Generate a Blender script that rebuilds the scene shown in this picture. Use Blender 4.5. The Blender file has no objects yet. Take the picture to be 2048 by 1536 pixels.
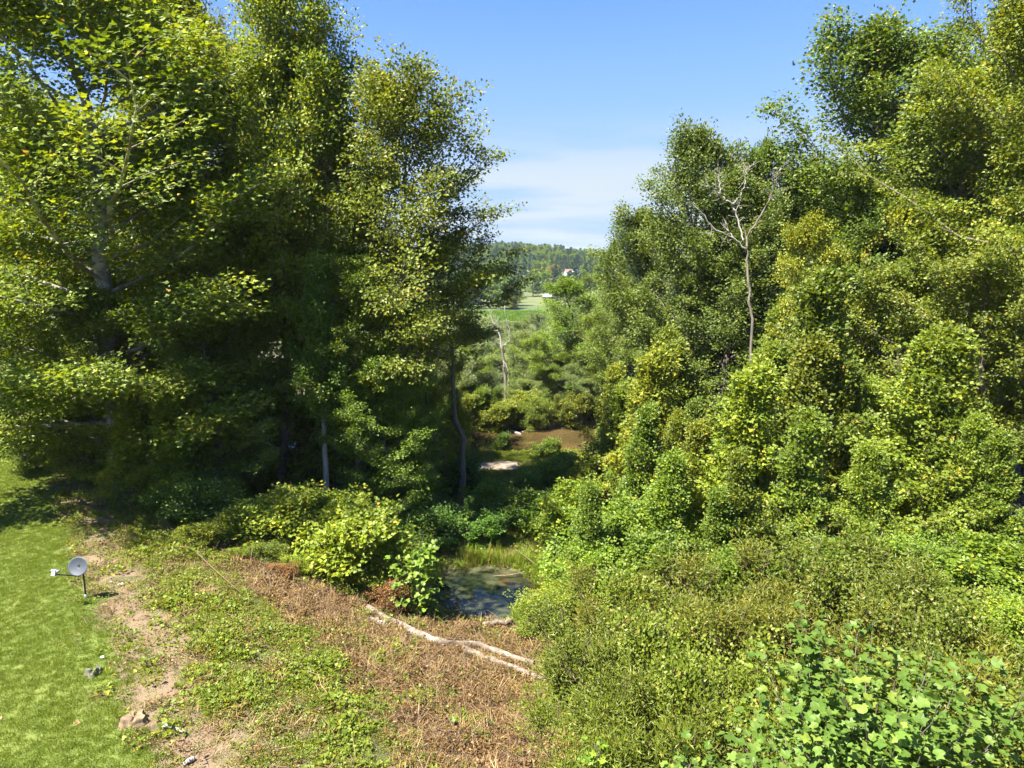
import bpy, math, random
import numpy as np
from mathutils import Vector, Matrix

# ------------------------------------------------------------------ camera, sky, sun, exposure
sc = bpy.context.scene
R = math.radians
F = 1400.0                      # focal length in photo pixels (photo 2048 x 1536)
PITCH = R(9.7)
CAMZ = 12.5
cam_d = bpy.data.cameras.new('camera'); cam = bpy.data.objects.new('camera', cam_d)
sc.collection.objects.link(cam); sc.camera = cam
cam.location = (0, 0, CAMZ); cam.rotation_euler = (R(90) - PITCH, 0, 0)
cam_d.sensor_width = 36; cam_d.lens = 36 * F / 2048
cam_d.clip_start = 0.1; cam_d.clip_end = 9000

SUN_EL = R(59); SUN_DIR = Vector((-0.83, -0.56, 0)).normalized()   # towards the sun, on the ground
world = bpy.data.worlds.new('World'); sc.world = world; world.use_nodes = True
wn = world.node_tree.nodes; wl = world.node_tree.links; wn.clear()
wo = wn.new('ShaderNodeOutputWorld'); bg = wn.new('ShaderNodeBackground')
sky = wn.new('ShaderNodeTexSky'); sky.sky_type = 'NISHITA'; sky.sun_disc = False
sky.sun_elevation = SUN_EL; sky.sun_rotation = math.atan2(SUN_DIR.x, SUN_DIR.y)
sky.altitude = 300; sky.air_density = 1.0; sky.dust_density = 0.3; sky.ozone_density = 2.0
bg.inputs['Strength'].default_value = 0.067
# thin bands of cloud low over the horizon
tc = wn.new('ShaderNodeTexCoord'); sep = wn.new('ShaderNodeSeparateXYZ')
wl.new(tc.outputs['Generated'], sep.inputs[0])
zz = wn.new('ShaderNodeMath'); zz.operation = 'ADD'; wl.new(sep.outputs['Z'], zz.inputs[0]); zz.inputs[1].default_value = 0.06
zm = wn.new('ShaderNodeMath'); zm.operation = 'MAXIMUM'; wl.new(zz.outputs[0], zm.inputs[0]); zm.inputs[1].default_value = 0.05
dv = wn.new('ShaderNodeVectorMath'); dv.operation = 'DIVIDE'; wl.new(tc.outputs['Generated'], dv.inputs[0]); wl.new(zm.outputs[0], dv.inputs[1])
mp = wn.new('ShaderNodeMapping'); mp.inputs['Scale'].default_value = (0.5, 0.8, 1.0); mp.inputs['Rotation'].default_value = (0, 0, 0.25); mp.inputs['Location'].default_value = (3.1, 0.7, 0)
wl.new(dv.outputs[0], mp.inputs['Vector'])
cn = wn.new('ShaderNodeTexNoise'); cn.inputs['Scale'].default_value = 1.0; cn.inputs['Detail'].default_value = 7
cn.inputs['Roughness'].default_value = 0.55; cn.inputs['Distortion'].default_value = 0.35
wl.new(mp.outputs[0], cn.inputs['Vector'])
cr = wn.new('ShaderNodeMapRange'); cr.inputs['From Min'].default_value = 0.36; cr.inputs['From Max'].default_value = 0.56
wl.new(cn.outputs['Fac'], cr.inputs['Value'])
el = wn.new('ShaderNodeMapRange'); el.inputs['From Min'].default_value = 0.21; el.inputs['From Max'].default_value = 0.10
el.interpolation_type = 'SMOOTHSTEP'
wl.new(sep.outputs['Z'], el.inputs['Value'])
add = wn.new('ShaderNodeMath'); add.operation = 'MULTIPLY_ADD'; add.inputs[1].default_value = 1.0; add.inputs[2].default_value = 0.0
wl.new(cr.outputs[0], add.inputs[0])
mul = wn.new('ShaderNodeMath'); mul.operation = 'MULTIPLY'
wl.new(add.outputs[0], mul.inputs[0]); wl.new(el.outputs[0], mul.inputs[1])
mx = wn.new('ShaderNodeMix'); mx.data_type = 'RGBA'
lo = wn.new('ShaderNodeMapRange'); lo.inputs['From Min'].default_value = 0.42; lo.inputs['From Max'].default_value = -0.02; lo.inputs['To Max'].default_value = 0.9
lo.interpolation_type = 'SMOOTHSTEP'; wl.new(sep.outputs['Z'], lo.inputs['Value'])
mh = wn.new('ShaderNodeMix'); mh.data_type = 'RGBA'; wl.new(lo.outputs[0], mh.inputs[0]); wl.new(sky.outputs[0], mh.inputs[6]); mh.inputs[7].default_value = (3.7, 3.2, 2.9, 1)
wl.new(mul.outputs[0], mx.inputs[0]); wl.new(mh.outputs[2], mx.inputs[6]); mx.inputs[7].default_value = (5.8, 4.5, 3.1, 1)
gm = wn.new('ShaderNodeMix'); gm.data_type = 'RGBA'; gm.blend_type = 'MULTIPLY'; gm.inputs[0].default_value = 1
wl.new(mx.outputs[2], gm.inputs[6]); gm.inputs[7].default_value = (0.40, 0.60, 0.97, 1)
wl.new(gm.outputs[2], bg.inputs['Color']); wl.new(bg.outputs[0], wo.inputs['Surface'])

sun_d = bpy.data.lights.new('sun', 'SUN'); sun = bpy.data.objects.new('sun', sun_d); sc.collection.objects.link(sun)
sun_d.energy = 5.0; sun_d.angle = R(0.53); sun_d.color = (1.0, 0.94, 0.84)
sv = Vector((SUN_DIR.x * math.cos(SUN_EL), SUN_DIR.y * math.cos(SUN_EL), math.sin(SUN_EL)))
sun.rotation_euler = sv.to_track_quat('Z', 'Y').to_euler()

sc.view_settings.view_transform = 'Standard'; sc.view_settings.look = 'None'
sc.view_settings.exposure = 2.2; sc.view_settings.gamma = 1; sc.view_settings.use_curve_mapping = False
sc.render.engine = 'CYCLES'
cy = sc.cycles
cy.max_bounces = 9; cy.diffuse_bounces = 8; cy.glossy_bounces = 2; cy.transmission_bounces = 8; cy.volume_bounces = 0
cy.transparent_max_bounces = 4; cy.use_adaptive_sampling = True; cy.adaptive_threshold = 0.02
cy.sample_clamp_indirect = 2.5; cy.sample_clamp_direct = 12; cy.caustics_reflective = False; cy.caustics_refractive = False
cy.use_denoising = True; cy.denoiser = 'OPENIMAGEDENOISE'; cy.denoising_input_passes = 'RGB_ALBEDO_NORMAL'; cy.denoising_prefilter = 'ACCURATE'
sc.render.use_persistent_data = False

# ------------------------------------------------------------------ helpers
FW = np.array((0, math.cos(PITCH), -math.sin(PITCH))); UPV = np.array((0, math.sin(PITCH), math.cos(PITCH)))
def P(u, v, d):
    """world point seen at photo pixel (u, v), d metres out along the view axis"""
    return np.array((0, 0, CAMZ)) + d * (FW + (768 - v) / F * UPV + (u - 1024) / F * np.array((1, 0, 0)))

def sstep(a, b, x):
    t = np.clip((np.asarray(x, float) - a) / (b - a), 0, 1)
    return t * t * (3 - 2 * t)

def _hash(ix, iy):
    n = (ix.astype(np.int64) * 374761393 + iy.astype(np.int64) * 668265263) & 0x7fffffff
    n = ((n ^ (n >> 13)) * 1274126177) & 0x7fffffff
    return ((n ^ (n >> 16)) & 0xffff) / 65535.0
def vnoise(x, y):
    x = np.asarray(x, float); y = np.asarray(y, float)
    ix = np.floor(x); iy = np.floor(y); fx = x - ix; fy = y - iy
    fx = fx * fx * (3 - 2 * fx); fy = fy * fy * (3 - 2 * fy)
    return ((_hash(ix, iy) * (1 - fx) + _hash(ix + 1, iy) * fx) * (1 - fy)
            + (_hash(ix, iy + 1) * (1 - fx) + _hash(ix + 1, iy + 1) * fx) * fy)
def fbm(x, y):
    return 0.55 * vnoise(x, y) + 0.28 * vnoise(2.1 * x + 7, 2.1 * y + 3) + 0.17 * vnoise(4.3 * x + 1, 4.3 * y + 9)

POND = (-1.5, 34.4, 2.8, 3.0, -4.5)
def river_y(x): return 69.6 + 0.05 * x
def height(x, y):
    x = np.asarray(x, float); y = np.asarray(y, float)
    d = 0.8 * (x + 8.7) + 0.6 * (y - 15.8)
    z = -4.2 * sstep(0.5, 16, d)
    z = z + 2.6 * sstep(5, 20, x) * (1 - sstep(45, 60, y))
    z = z + (fbm(x * 0.35, y * 0.35) - 0.5) * 0.5 * sstep(1, 5, d) * (1 - 0.6 * sstep(60, 90, y))
    z = z - 0.6 * sstep(42, 55, y)
    e = ((x - POND[0]) / POND[2]) ** 2 + ((y - POND[1]) / POND[3]) ** 2
    z = z - 0.9 * (1 - sstep(0.5, 1.6, e)) 
    rd = np.abs(y - river_y(x))
    z = np.where(rd < 12, z - 1.9 * (1 - sstep(3.8, 6.5, rd)), z)
    z = z - 0.5 * sstep(80, 120, y)
    # far ridge, highest left of centre and dropping to the right
    ridge = 23 * np.exp(-((x + 10) / 140.0) ** 2) + 7 + 14 * sstep(-60, -300, x)
    z = z + ridge * sstep(400, 950, y) + 22 * sstep(520, 900, y) * sstep(-60, -500, x)
    return z

def link(o, parent=None):
    sc.collection.objects.link(o)
    if parent is not None: o.parent = parent
    return o
def tag(o, label=None, cat=None, group=None, kind=None):
    if label: o['label'] = label
    if cat: o['category'] = cat
    if group: o['group'] = group
    if kind: o['kind'] = kind
    return o

def np_mesh(name, V, T, mat=None, tint=None, smooth=False):
    """triangle or quad mesh from arrays; T is (n, 3) or (n, 4)"""
    me = bpy.data.meshes.new(name)
    k = T.shape[1]
    me.vertices.add(len(V)); me.vertices.foreach_set('co', np.ascontiguousarray(V, dtype=np.float32).ravel())
    me.loops.add(T.size); me.loops.foreach_set('vertex_index', np.ascontiguousarray(T, dtype=np.int32).ravel())
    me.polygons.add(len(T)); me.polygons.foreach_set('loop_start', np.arange(0, T.size, k, dtype=np.int32))
    me.update(calc_edges=True)
    me.polygons.foreach_set('use_smooth', np.full(len(T), smooth))
    if tint is not None:
        a = me.attributes.new('tint', 'FLOAT', 'FACE'); a.data.foreach_set('value', np.ascontiguousarray(tint, dtype=np.float32))
    if mat: me.materials.append(mat)
    return me

def norm(a): return a / np.maximum(np.linalg.norm(a, axis=-1, keepdims=True), 1e-9)

KITE = (np.array([(0, 0, 0), (0.42, -0.42, 0.10), (1, 0, -0.06), (0.42, 0.42, 0.10)]), np.array([(0, 2, 1), (0, 3, 2)]))
NARROW = (np.array([(0, 0, 0), (0.45, -0.13, 0.03), (1, 0, -0.12), (0.45, 0.13, 0.03)]), np.array([(0, 2, 1), (0, 3, 2)]))
STAR = (np.array([(0, 0, 0), (.30, .50, .08), (.52, .20, .04), (1, 0, -.08), (.52, -.20, .04), (.30, -.50, .08)]),
        np.array([(0, 2, 1), (0, 3, 2), (0, 4, 3), (0, 5, 4)]))
def _lobed(pts):
    v = [(0.42, 0, -0.03)] + [(x, y, z) for x, y, z in pts]
    n = len(pts); return np.array(v), np.array([(0, 1 + i, 1 + (i + 1) % n) for i in range(n)])
# a tulip-tree leaf (four blunt lobes, notched tip) and a broad sycamore/maple leaf (five points)
TULIP = _lobed([(0, 0, 0), (0.10, 0.36, .05), (0.42, 0.50, .10), (0.58, 0.27, .05), (0.98, 0.36, .02), (0.84, 0, -.04),
                (0.98, -0.36, .02), (0.58, -0.27, .05), (0.42, -0.50, .10), (0.10, -0.36, .05)])
MAPLE = _lobed([(0, 0, 0), (-0.02, 0.34, .03), (0.34, 0.56, .06), (0.46, 0.28, .04), (0.72, 0.36, .0), (1.0, 0, -.10),
                (0.72, -0.36, .0), (0.46, -0.28, .04), (0.34, -0.56, .06), (-0.02, -0.34, .03)])

def leaf_arrays(pos, ax, nr, size, tint, shape):
    """every leaf its own small folded blade"""
    ax = norm(ax); side = norm(np.cross(nr, ax)); nn = np.cross(ax, side)
    sv_, st = shape
    V = (pos[:, None] + size[:, None, None] * (sv_[None, :, 0:1] * ax[:, None] + sv_[None, :, 1:2] * side[:, None]
                                                  + sv_[None, :, 2:3] * nn[:, None])).reshape(-1, 3)
    T = (st[None] + (np.arange(len(pos)) * len(sv_))[:, None, None]).reshape(-1, 3)
    return V, T, np.repeat(tint, len(st))

def tubes(paths, sides=6):
    """paths: list of (pts (n,3), radii (n,)) -> one triangle-free quad mesh"""
    VV, QQ, o = [], [], 0
    an = np.arange(sides) * 2 * math.pi / sides
    for pts, rad in paths:
        pts = np.asarray(pts, float); rad = np.asarray(rad, float); n = len(pts)
        t = norm(np.gradient(pts, axis=0))
        ref = np.where(np.abs(t[:, 2:3]) > 0.9, np.array([[1., 0, 0]]), np.array([[0, 0, 1.]]))
        a = norm(np.cross(ref, t)); b = np.cross(t, a)
        ring = pts[:, None] + rad[:, None, None] * (np.cos(an)[None, :, None] * a[:, None] + np.sin(an)[None, :, None] * b[:, None])
        VV.append(ring.reshape(-1, 3))
        i = np.arange(n - 1)[:, None] * sides; j = np.arange(sides)[None]; j2 = (j + 1) % sides
        QQ.append(np.stack([i + j, i + j2, i + sides + j2, i + sides + j], -1).reshape(-1, 4) + o)
        # end caps as degenerate-free fans of quads are skipped; tips are thin, bases are in the ground
        o += n * sides
    return np.concatenate(VV), np.concatenate(QQ)

# ------------------------------------------------------------------ materials
def newmat(name):
    m = bpy.data.materials.new(name); m.use_nodes = True; nt = m.node_tree; nt.nodes.clear()
    out = nt.nodes.new('ShaderNodeOutputMaterial'); return m, nt.nodes, nt.links, out
def ramp(N, stops):
    r = N.new('ShaderNodeValToRGB'); e = r.color_ramp.elements
    e[0].position, e[0].color = stops[0][0], (*stops[0][1], 1)
    e[1].position, e[1].color = stops[-1][0], (*stops[-1][1], 1)
    for p, c in stops[1:-1]:
        x = e.new(p); x.color = (*c, 1)
    return r
def mixc(N, L, fac, a, b, mode='MIX'):
    m = N.new('ShaderNodeMix'); m.data_type = 'RGBA'; m.blend_type = mode
    for sock, v in ((m.inputs[0], fac), (m.inputs[6], a), (m.inputs[7], b)):
        if hasattr(v, 'is_linked') or hasattr(v, 'links'): L.new(v, sock)
        elif isinstance(v, (int, float)): sock.default_value = v
        else: sock.default_value = (*v, 1)
    return m.outputs[2]
def noise(N, L, scale, detail=4, rough=0.6, vec=None, dist=0):
    n = N.new('ShaderNodeTexNoise'); n.inputs['Scale'].default_value = scale; n.inputs['Detail'].default_value = detail
    n.inputs['Roughness'].default_value = rough; n.inputs['Distortion'].default_value = dist
    if vec is None:
        g = N.new('ShaderNodeNewGeometry'); vec = g.outputs['Position']
    L.new(vec, n.inputs['Vector']); return n.outputs['Fac']
def mrange(N, L, v, a, b, c=0, d=1):
    m = N.new('ShaderNodeMapRange'); L.new(v, m.inputs['Value'])
    for k, x in zip(('From Min', 'From Max', 'To Min', 'To Max'), (a, b, c, d)): m.inputs[k].default_value = x
    return m.outputs[0]

def leaf_material(name, stops, trans=0.45, gloss=0.032, rough=0.5):
    m, N, L, out = newmat(name)
    at = N.new('ShaderNodeAttribute'); at.attribute_name = 'tint'
    r = ramp(N, stops); L.new(at.outputs['Fac'], r.inputs[0])
    oi = N.new('ShaderNodeObjectInfo')
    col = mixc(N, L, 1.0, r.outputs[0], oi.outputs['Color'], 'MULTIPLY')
    rv = mrange(N, L, oi.outputs['Random'], 0, 1, 0.82, 1.18)
    vm = N.new('ShaderNodeVectorMath'); vm.operation = 'SCALE'; L.new(col, vm.inputs[0]); L.new(rv, vm.inputs['Scale'])
    col = vm.outputs[0]
    df = N.new('ShaderNodeBsdfDiffuse'); L.new(col, df.inputs['Color'])
    tr = N.new('ShaderNodeBsdfTranslucent'); L.new(mixc(N, L, 1.0, col, (1.5, 1.25, 0.35), 'MULTIPLY'), tr.inputs['Color'])
    gl = N.new('ShaderNodeBsdfGlossy'); gl.inputs['Roughness'].default_value = rough; gl.inputs['Color'].default_value = (0.8, 0.8, 0.6, 1)
    a = N.new('ShaderNodeMixShader'); a.inputs[0].default_value = trans; L.new(df.outputs[0], a.inputs[1]); L.new(tr.outputs[0], a.inputs[2])
    b = N.new('ShaderNodeMixShader'); b.inputs[0].default_value = gloss; L.new(a.outputs[0], b.inputs[1]); L.new(gl.outputs[0], b.inputs[2])
    L.new(b.outputs[0], out.inputs['Surface'])
    return m

G = [(0.0, (.056, .088, .008)), (0.35, (.100, .146, .012)), (0.65, (.158, .200, .018)), (0.88, (.220, .255, .030)), (0.965, (.34, .29, .03)), (1.0, (.28, .15, .04))]
M_leaf = leaf_material('leaf_green', G)
M_silver = leaf_material('leaf_pale', [(0, (.07, .11, .030)), (.5, (.115, .175, .048)), (.93, (.18, .235, .08)), (1, (.28, .24, .08))], gloss=0.07)
M_olive = leaf_material('leaf_olive', [(0, (.050, .066, .008)), (.4, (.095, .118, .013)), (.75, (.150, .165, .022)), (.93, (.24, .21, .06)), (1, (.24, .15, .06))])
M_dead = leaf_material('leaf_dead', [(0, (.050, .025, .008)), (.4, (.125, .065, .020)), (.8, (.20, .118, .040)), (1, (.29, .205, .085))], trans=0.15, gloss=0.03)
M_blade = leaf_material('grass_blade', [(0, (.080, .130, .009)), (.5, (.122, .180, .012)), (.9, (.17, .215, .020)), (1, (.24, .21, .07))], trans=0.4, gloss=0.04)
M_conif = leaf_material('needle_green', [(0, (.012, .035, .018)), (.6, (.028, .065, .03)), (1, (.05, .09, .035))], trans=0.1, gloss=0.03)

def bark_material(name, c1, c2, c3, sc_=6, patch=0.0):
    m, N, L, out = newmat(name)
    co = N.new('ShaderNodeTexCoord'); mp_ = N.new('ShaderNodeMapping'); mp_.inputs['Scale'].default_value = (1, 1, 0.25)
    L.new(co.outputs['Object'], mp_.inputs['Vector'])
    n1 = noise(N, L, sc_, 6, .7, mp_.outputs[0]); n2 = noise(N, L, 1.7, 3, .5, co.outputs['Object'])
    c = mixc(N, L, mrange(N, L, n1, .35, .65), c1, c2)
    c = mixc(N, L, mrange(N, L, n2, .5 - patch, .62 - patch), c, c3)
    b = N.new('ShaderNodeBsdfPrincipled'); b.inputs['Roughness'].default_value = .9; L.new(c, b.inputs['Base Color'])
    bp = N.new('ShaderNodeBump'); bp.inputs['Strength'].default_value = .6; bp.inputs['Distance'].default_value = .04
    L.new(n1, bp.inputs['Height']); L.new(bp.outputs[0], b.inputs['Normal']); L.new(b.outputs[0], out.inputs['Surface'])
    return m
M_bark = bark_material('bark_grey', (.07, .055, .04), (.17, .14, .11), (.10, .085, .06))
M_syc = bark_material('bark_mottled', (.10, .08, .06), (.22, .19, .15), (.32, .30, .26), 5, 0.03)
M_white = bark_material('dead_wood_pale', (.22, .20, .17), (.36, .33, .30), (.17, .13, .10), 7, -.06)
M_red = bark_material('dead_wood_brown', (.08, .068, .055), (.17, .15, .125), (.13, .105, .085), 7, 0)
M_log = bark_material('log_bark', (.10, .075, .05), (.23, .185, .135), (.33, .30, .245), 9, -.05)
M_twig = bark_material('twig_tan', (.10, .065, .04), (.21, .145, .09), (.16, .11, .065), 9, 0)

def plain(name, c, rough=.6, metal=0, c2=None, scale=20, bump=0):
    m, N, L, out = newmat(name)
    b = N.new('ShaderNodeBsdfPrincipled'); b.inputs['Roughness'].default_value = rough; b.inputs['Metallic'].default_value = metal
    n = noise(N, L, scale, 4); L.new(mixc(N, L, mrange(N, L, n, .35, .7), c, c2 or tuple(x * .8 for x in c)), b.inputs['Base Color'])
    if bump:
        bp = N.new('ShaderNodeBump'); bp.inputs['Strength'].default_value = bump; bp.inputs['Distance'].default_value = .02
        L.new(n, bp.inputs['Height']); L.new(bp.outputs[0], b.inputs['Normal'])
    L.new(b.outputs[0], out.inputs['Surface']); return m

# ------------------------------------------------------------------ ground (one sheet to the horizon)
def in_poly(x, y, poly):
    ins = np.zeros(np.shape(x), bool); n = len(poly)
    for i in range(n):
        x1, y1 = poly[i]; x2, y2 = poly[(i + 1) % n]
        c = ((y1 > y) != (y2 > y)) & (x < (x2 - x1) * (y - y1) / (y2 - y1 + 1e-12) + x1)
        ins ^= c
    return ins
def edge_d(x, y):           # signed distance over the lawn's edge, wobbled
    d = 0.8 * (x + 8.7) + 0.6 * (y - 15.8)
    return d + (fbm(x * .45 + 3, y * .45) - .5) * 2.4
def zones(x, y):
    """weights of lawn, dirt, leafy weeds and dead brush at a ground point"""
    e = edge_d(x, y)
    lawn = 1 - sstep(-0.5, 0.6, e)
    dirt = sstep(-0.9, 0.2, e) * (1 - sstep(1.4, 2.8, e))
    dirt = dirt * sstep(.25, .5, fbm(x * .9, y * .9 + 20) + .12)
    # dead brush: the cleared bank that runs from the left trees down past the logs to the bottom of the view
    cx = np.interp(y, (14, 17, 21, 25, 28, 31.5, 34), (-.2, -.7, -2.0, -3.9, -6.0, -12.0, -14))      # middle line of the brown band
    w = np.interp(y, (14, 17, 21, 25, 28, 31.5, 34), (1.9, 2.2, 3.2, 4.3, 5.8, 2.6, 1.0))
    q = np.abs(x - cx + (fbm(x * .5, y * .5 + 9) - .5) * 3.0) / w
    brown = (1 - sstep(.65, 1.25, q)) * (1 - sstep(33, 35, y))
    brown = np.maximum(brown, (1 - sstep(2.2, 3.4, np.hypot((x + .6) / 1.3, y - 27.5))) * .9)
    green = sstep(1.0, 2.6, e) * (1 - brown)
    return lawn, dirt, green, brown
def axis(dense_a, dense_b, step, lo, hi):
    m = list(np.arange(dense_a, dense_b + 1e-6, step)); s = step; x = dense_b
    while x < hi: s *= 1.16; x += s; m.append(min(x, hi))
    s = step; x = dense_a
    while x > lo: s *= 1.16; x -= s; m.insert(0, max(x, lo))
    return np.array(m)
gx = axis(-32, 32, 0.5, -2600, 2600); gy = axis(8, 90, 0.5, -260, 4200)
X, Y = np.meshgrid(gx, gy); Z = height(X, Y)
V = np.stack([X, Y, Z], -1).reshape(-1, 3)
nx, ny = len(gx), len(gy)
i, j = np.meshgrid(np.arange(nx - 1), np.arange(ny - 1))
q = (j * nx + i).ravel()
me = np_mesh('ground', V, np.stack([q, q + 1, q + nx + 1, q + nx], -1), None, smooth=True)
zl, zd, zg, zb = zones(V[:, 0], V[:, 1])
near = 1 - sstep(60, 75, V[:, 1])
ca = me.attributes.new('zone', 'FLOAT_COLOR', 'POINT')
ca.data.foreach_set('color', np.stack([zl, zd * near, zb * near, sstep(100, 200, V[:, 1])], -1).astype(np.float32).ravel())
m, N, L, out = newmat('ground_soil_and_grass')
at = N.new('ShaderNodeAttribute'); at.attribute_name = 'zone'; sp = N.new('ShaderNodeSeparateColor'); L.new(at.outputs['Color'], sp.inputs[0])
nA = noise(N, L, 2.2, 6, .7); nB = noise(N, L, 14, 5, .7); nC = noise(N, L, 0.35, 3, .5); nD = noise(N, L, 45, 3, .6)
under = mixc(N, L, mrange(N, L, nB, .3, .7), (.045, .045, .018), (.11, .095, .045))
lawnc = mixc(N, L, mrange(N, L, nB, .3, .7), (.085, .12, .014), (.108, .145, .018))
lawnc = mixc(N, L, mrange(N, L, nC, .35, .65), lawnc, (.115, .14, .02))
dirtc = mixc(N, L, mrange(N, L, nD, .3, .7), (.11, .075, .04), (.195, .14, .085))
browc = mixc(N, L, mrange(N, L, nB, .3, .7), (.06, .034, .013), (.135, .082, .033))
def thr(sock, amt=.5):
    a_ = N.new('ShaderNodeMath'); a_.operation = 'MULTIPLY_ADD'; L.new(nA, a_.inputs[0]); a_.inputs[1].default_value = amt * 2; a_.inputs[2].default_value = -amt
    b_ = N.new('ShaderNodeMath'); b_.operation = 'ADD'; L.new(a_.outputs[0], b_.inputs[0]); L.new(sock, b_.inputs[1])
    return mrange(N, L, b_.outputs[0], .38, .62)
c = mixc(N, L, thr(sp.outputs[2]), under, browc)
c = mixc(N, L, thr(sp.outputs[0]), c, lawnc)
c = mixc(N, L, thr(sp.outputs[1], .6), c, dirtc)
far = mixc(N, L, mrange(N, L, noise(N, L, .02, 3), .4, .6), (.055, .085, .018), (.10, .11, .035))
c = mixc(N, L, at.outputs['Alpha'], c, far)
b = N.new('ShaderNodeBsdfPrincipled'); b.inputs['Roughness'].default_value = .95; L.new(c, b.inputs['Base Color'])
bp = N.new('ShaderNodeBump'); bp.inputs['Strength'].default_value = .8; bp.inputs['Distance'].default_value = .05
L.new(nB, bp.inputs['Height']); L.new(bp.outputs[0], b.inputs['Normal']); L.new(b.outputs[0], out.inputs['Surface'])
me.materials.append(m)
tag(link(bpy.data.objects.new('ground', me)), kind='structure')

# ------------------------------------------------------------------ water
def water(name, mask_pts, z, c1, c2, c3, scale, rough, sh):
    V = np.array([(a, b_, z) for a, b_ in mask_pts]); n = len(V)
    V = np.vstack([V, [V.mean(0)]])
    T = np.array([(n, k, (k + 1) % n) for k in range(n)])
    m, N, L, out = newmat(name + '_surface')
    n1 = noise(N, L, scale, 4, .55, dist=.6); n2 = noise(N, L, scale * .6, 3)
    c = mixc(N, L, mrange(N, L, n1, .42, .58), c1, c2); c = mixc(N, L, mrange(N, L, n2, .52, .66), c, c3)
    d = N.new('ShaderNodeBsdfPrincipled'); L.new(c, d.inputs['Base Color']); d.inputs['Roughness'].default_value = rough
    d.inputs['IOR'].default_value = 1.33; d.inputs['Specular IOR Level'].default_value = sh
    bp = N.new('ShaderNodeBump'); bp.inputs['Strength'].default_value = .12; bp.inputs['Distance'].default_value = .02
    L.new(noise(N, L, 5, 3), bp.inputs['Height']); L.new(bp.outputs[0], d.inputs['Normal'])
    L.new(d.outputs[0], out.inputs['Surface'])
    return tag(link(bpy.data.objects.new(name, np_mesh(name, V, T, m))), kind='structure')
ang = np.linspace(0, 2 * math.pi, 40, endpoint=False)
water('pond', [(POND[0] + POND[2] * 1.35 * math.cos(a), POND[1] + POND[3] * 1.3 * math.sin(a)) for a in ang], POND[4],
      (.014, .020, .010), (.090, .092, .045), (.11, .06, .02), .35, .02, .4)
rp = [(x, river_y(x) - 7.3) for x in np.linspace(-90, 90, 24)] + [(x, river_y(x) + 7.3) for x in np.linspace(90, -90, 24)]
water('river', rp, -5.35, (.055, .038, .014), (.075, .052, .020), (.045, .034, .012), .25, .05, .9)
# sandy track on the near bank
tx = np.linspace(-8, 0.5, 30); rows = []
for k, off in enumerate((-1.5, -.7, .7, 1.5)):
    yy = 58.8 + .10 * tx + off + .25 * np.sin(tx * 1.7 + k); rows.append(np.stack([tx, yy, height(tx, yy) + .03 + (.05 if 0 < k < 3 else 0)], -1))
Vp = np.concatenate(rows); n = 30
Qp = np.array([(r * n + a, r * n + a + 1, (r + 1) * n + a + 1, (r + 1) * n + a) for r in range(3) for a in range(n - 1)])
tag(link(bpy.data.objects.new('path', np_mesh('path', Vp, Qp, plain('path_sand', (.24, .19, .135), .95, 0, (.18, .14, .095), 3, .5), smooth=True))), kind='structure')

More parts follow.
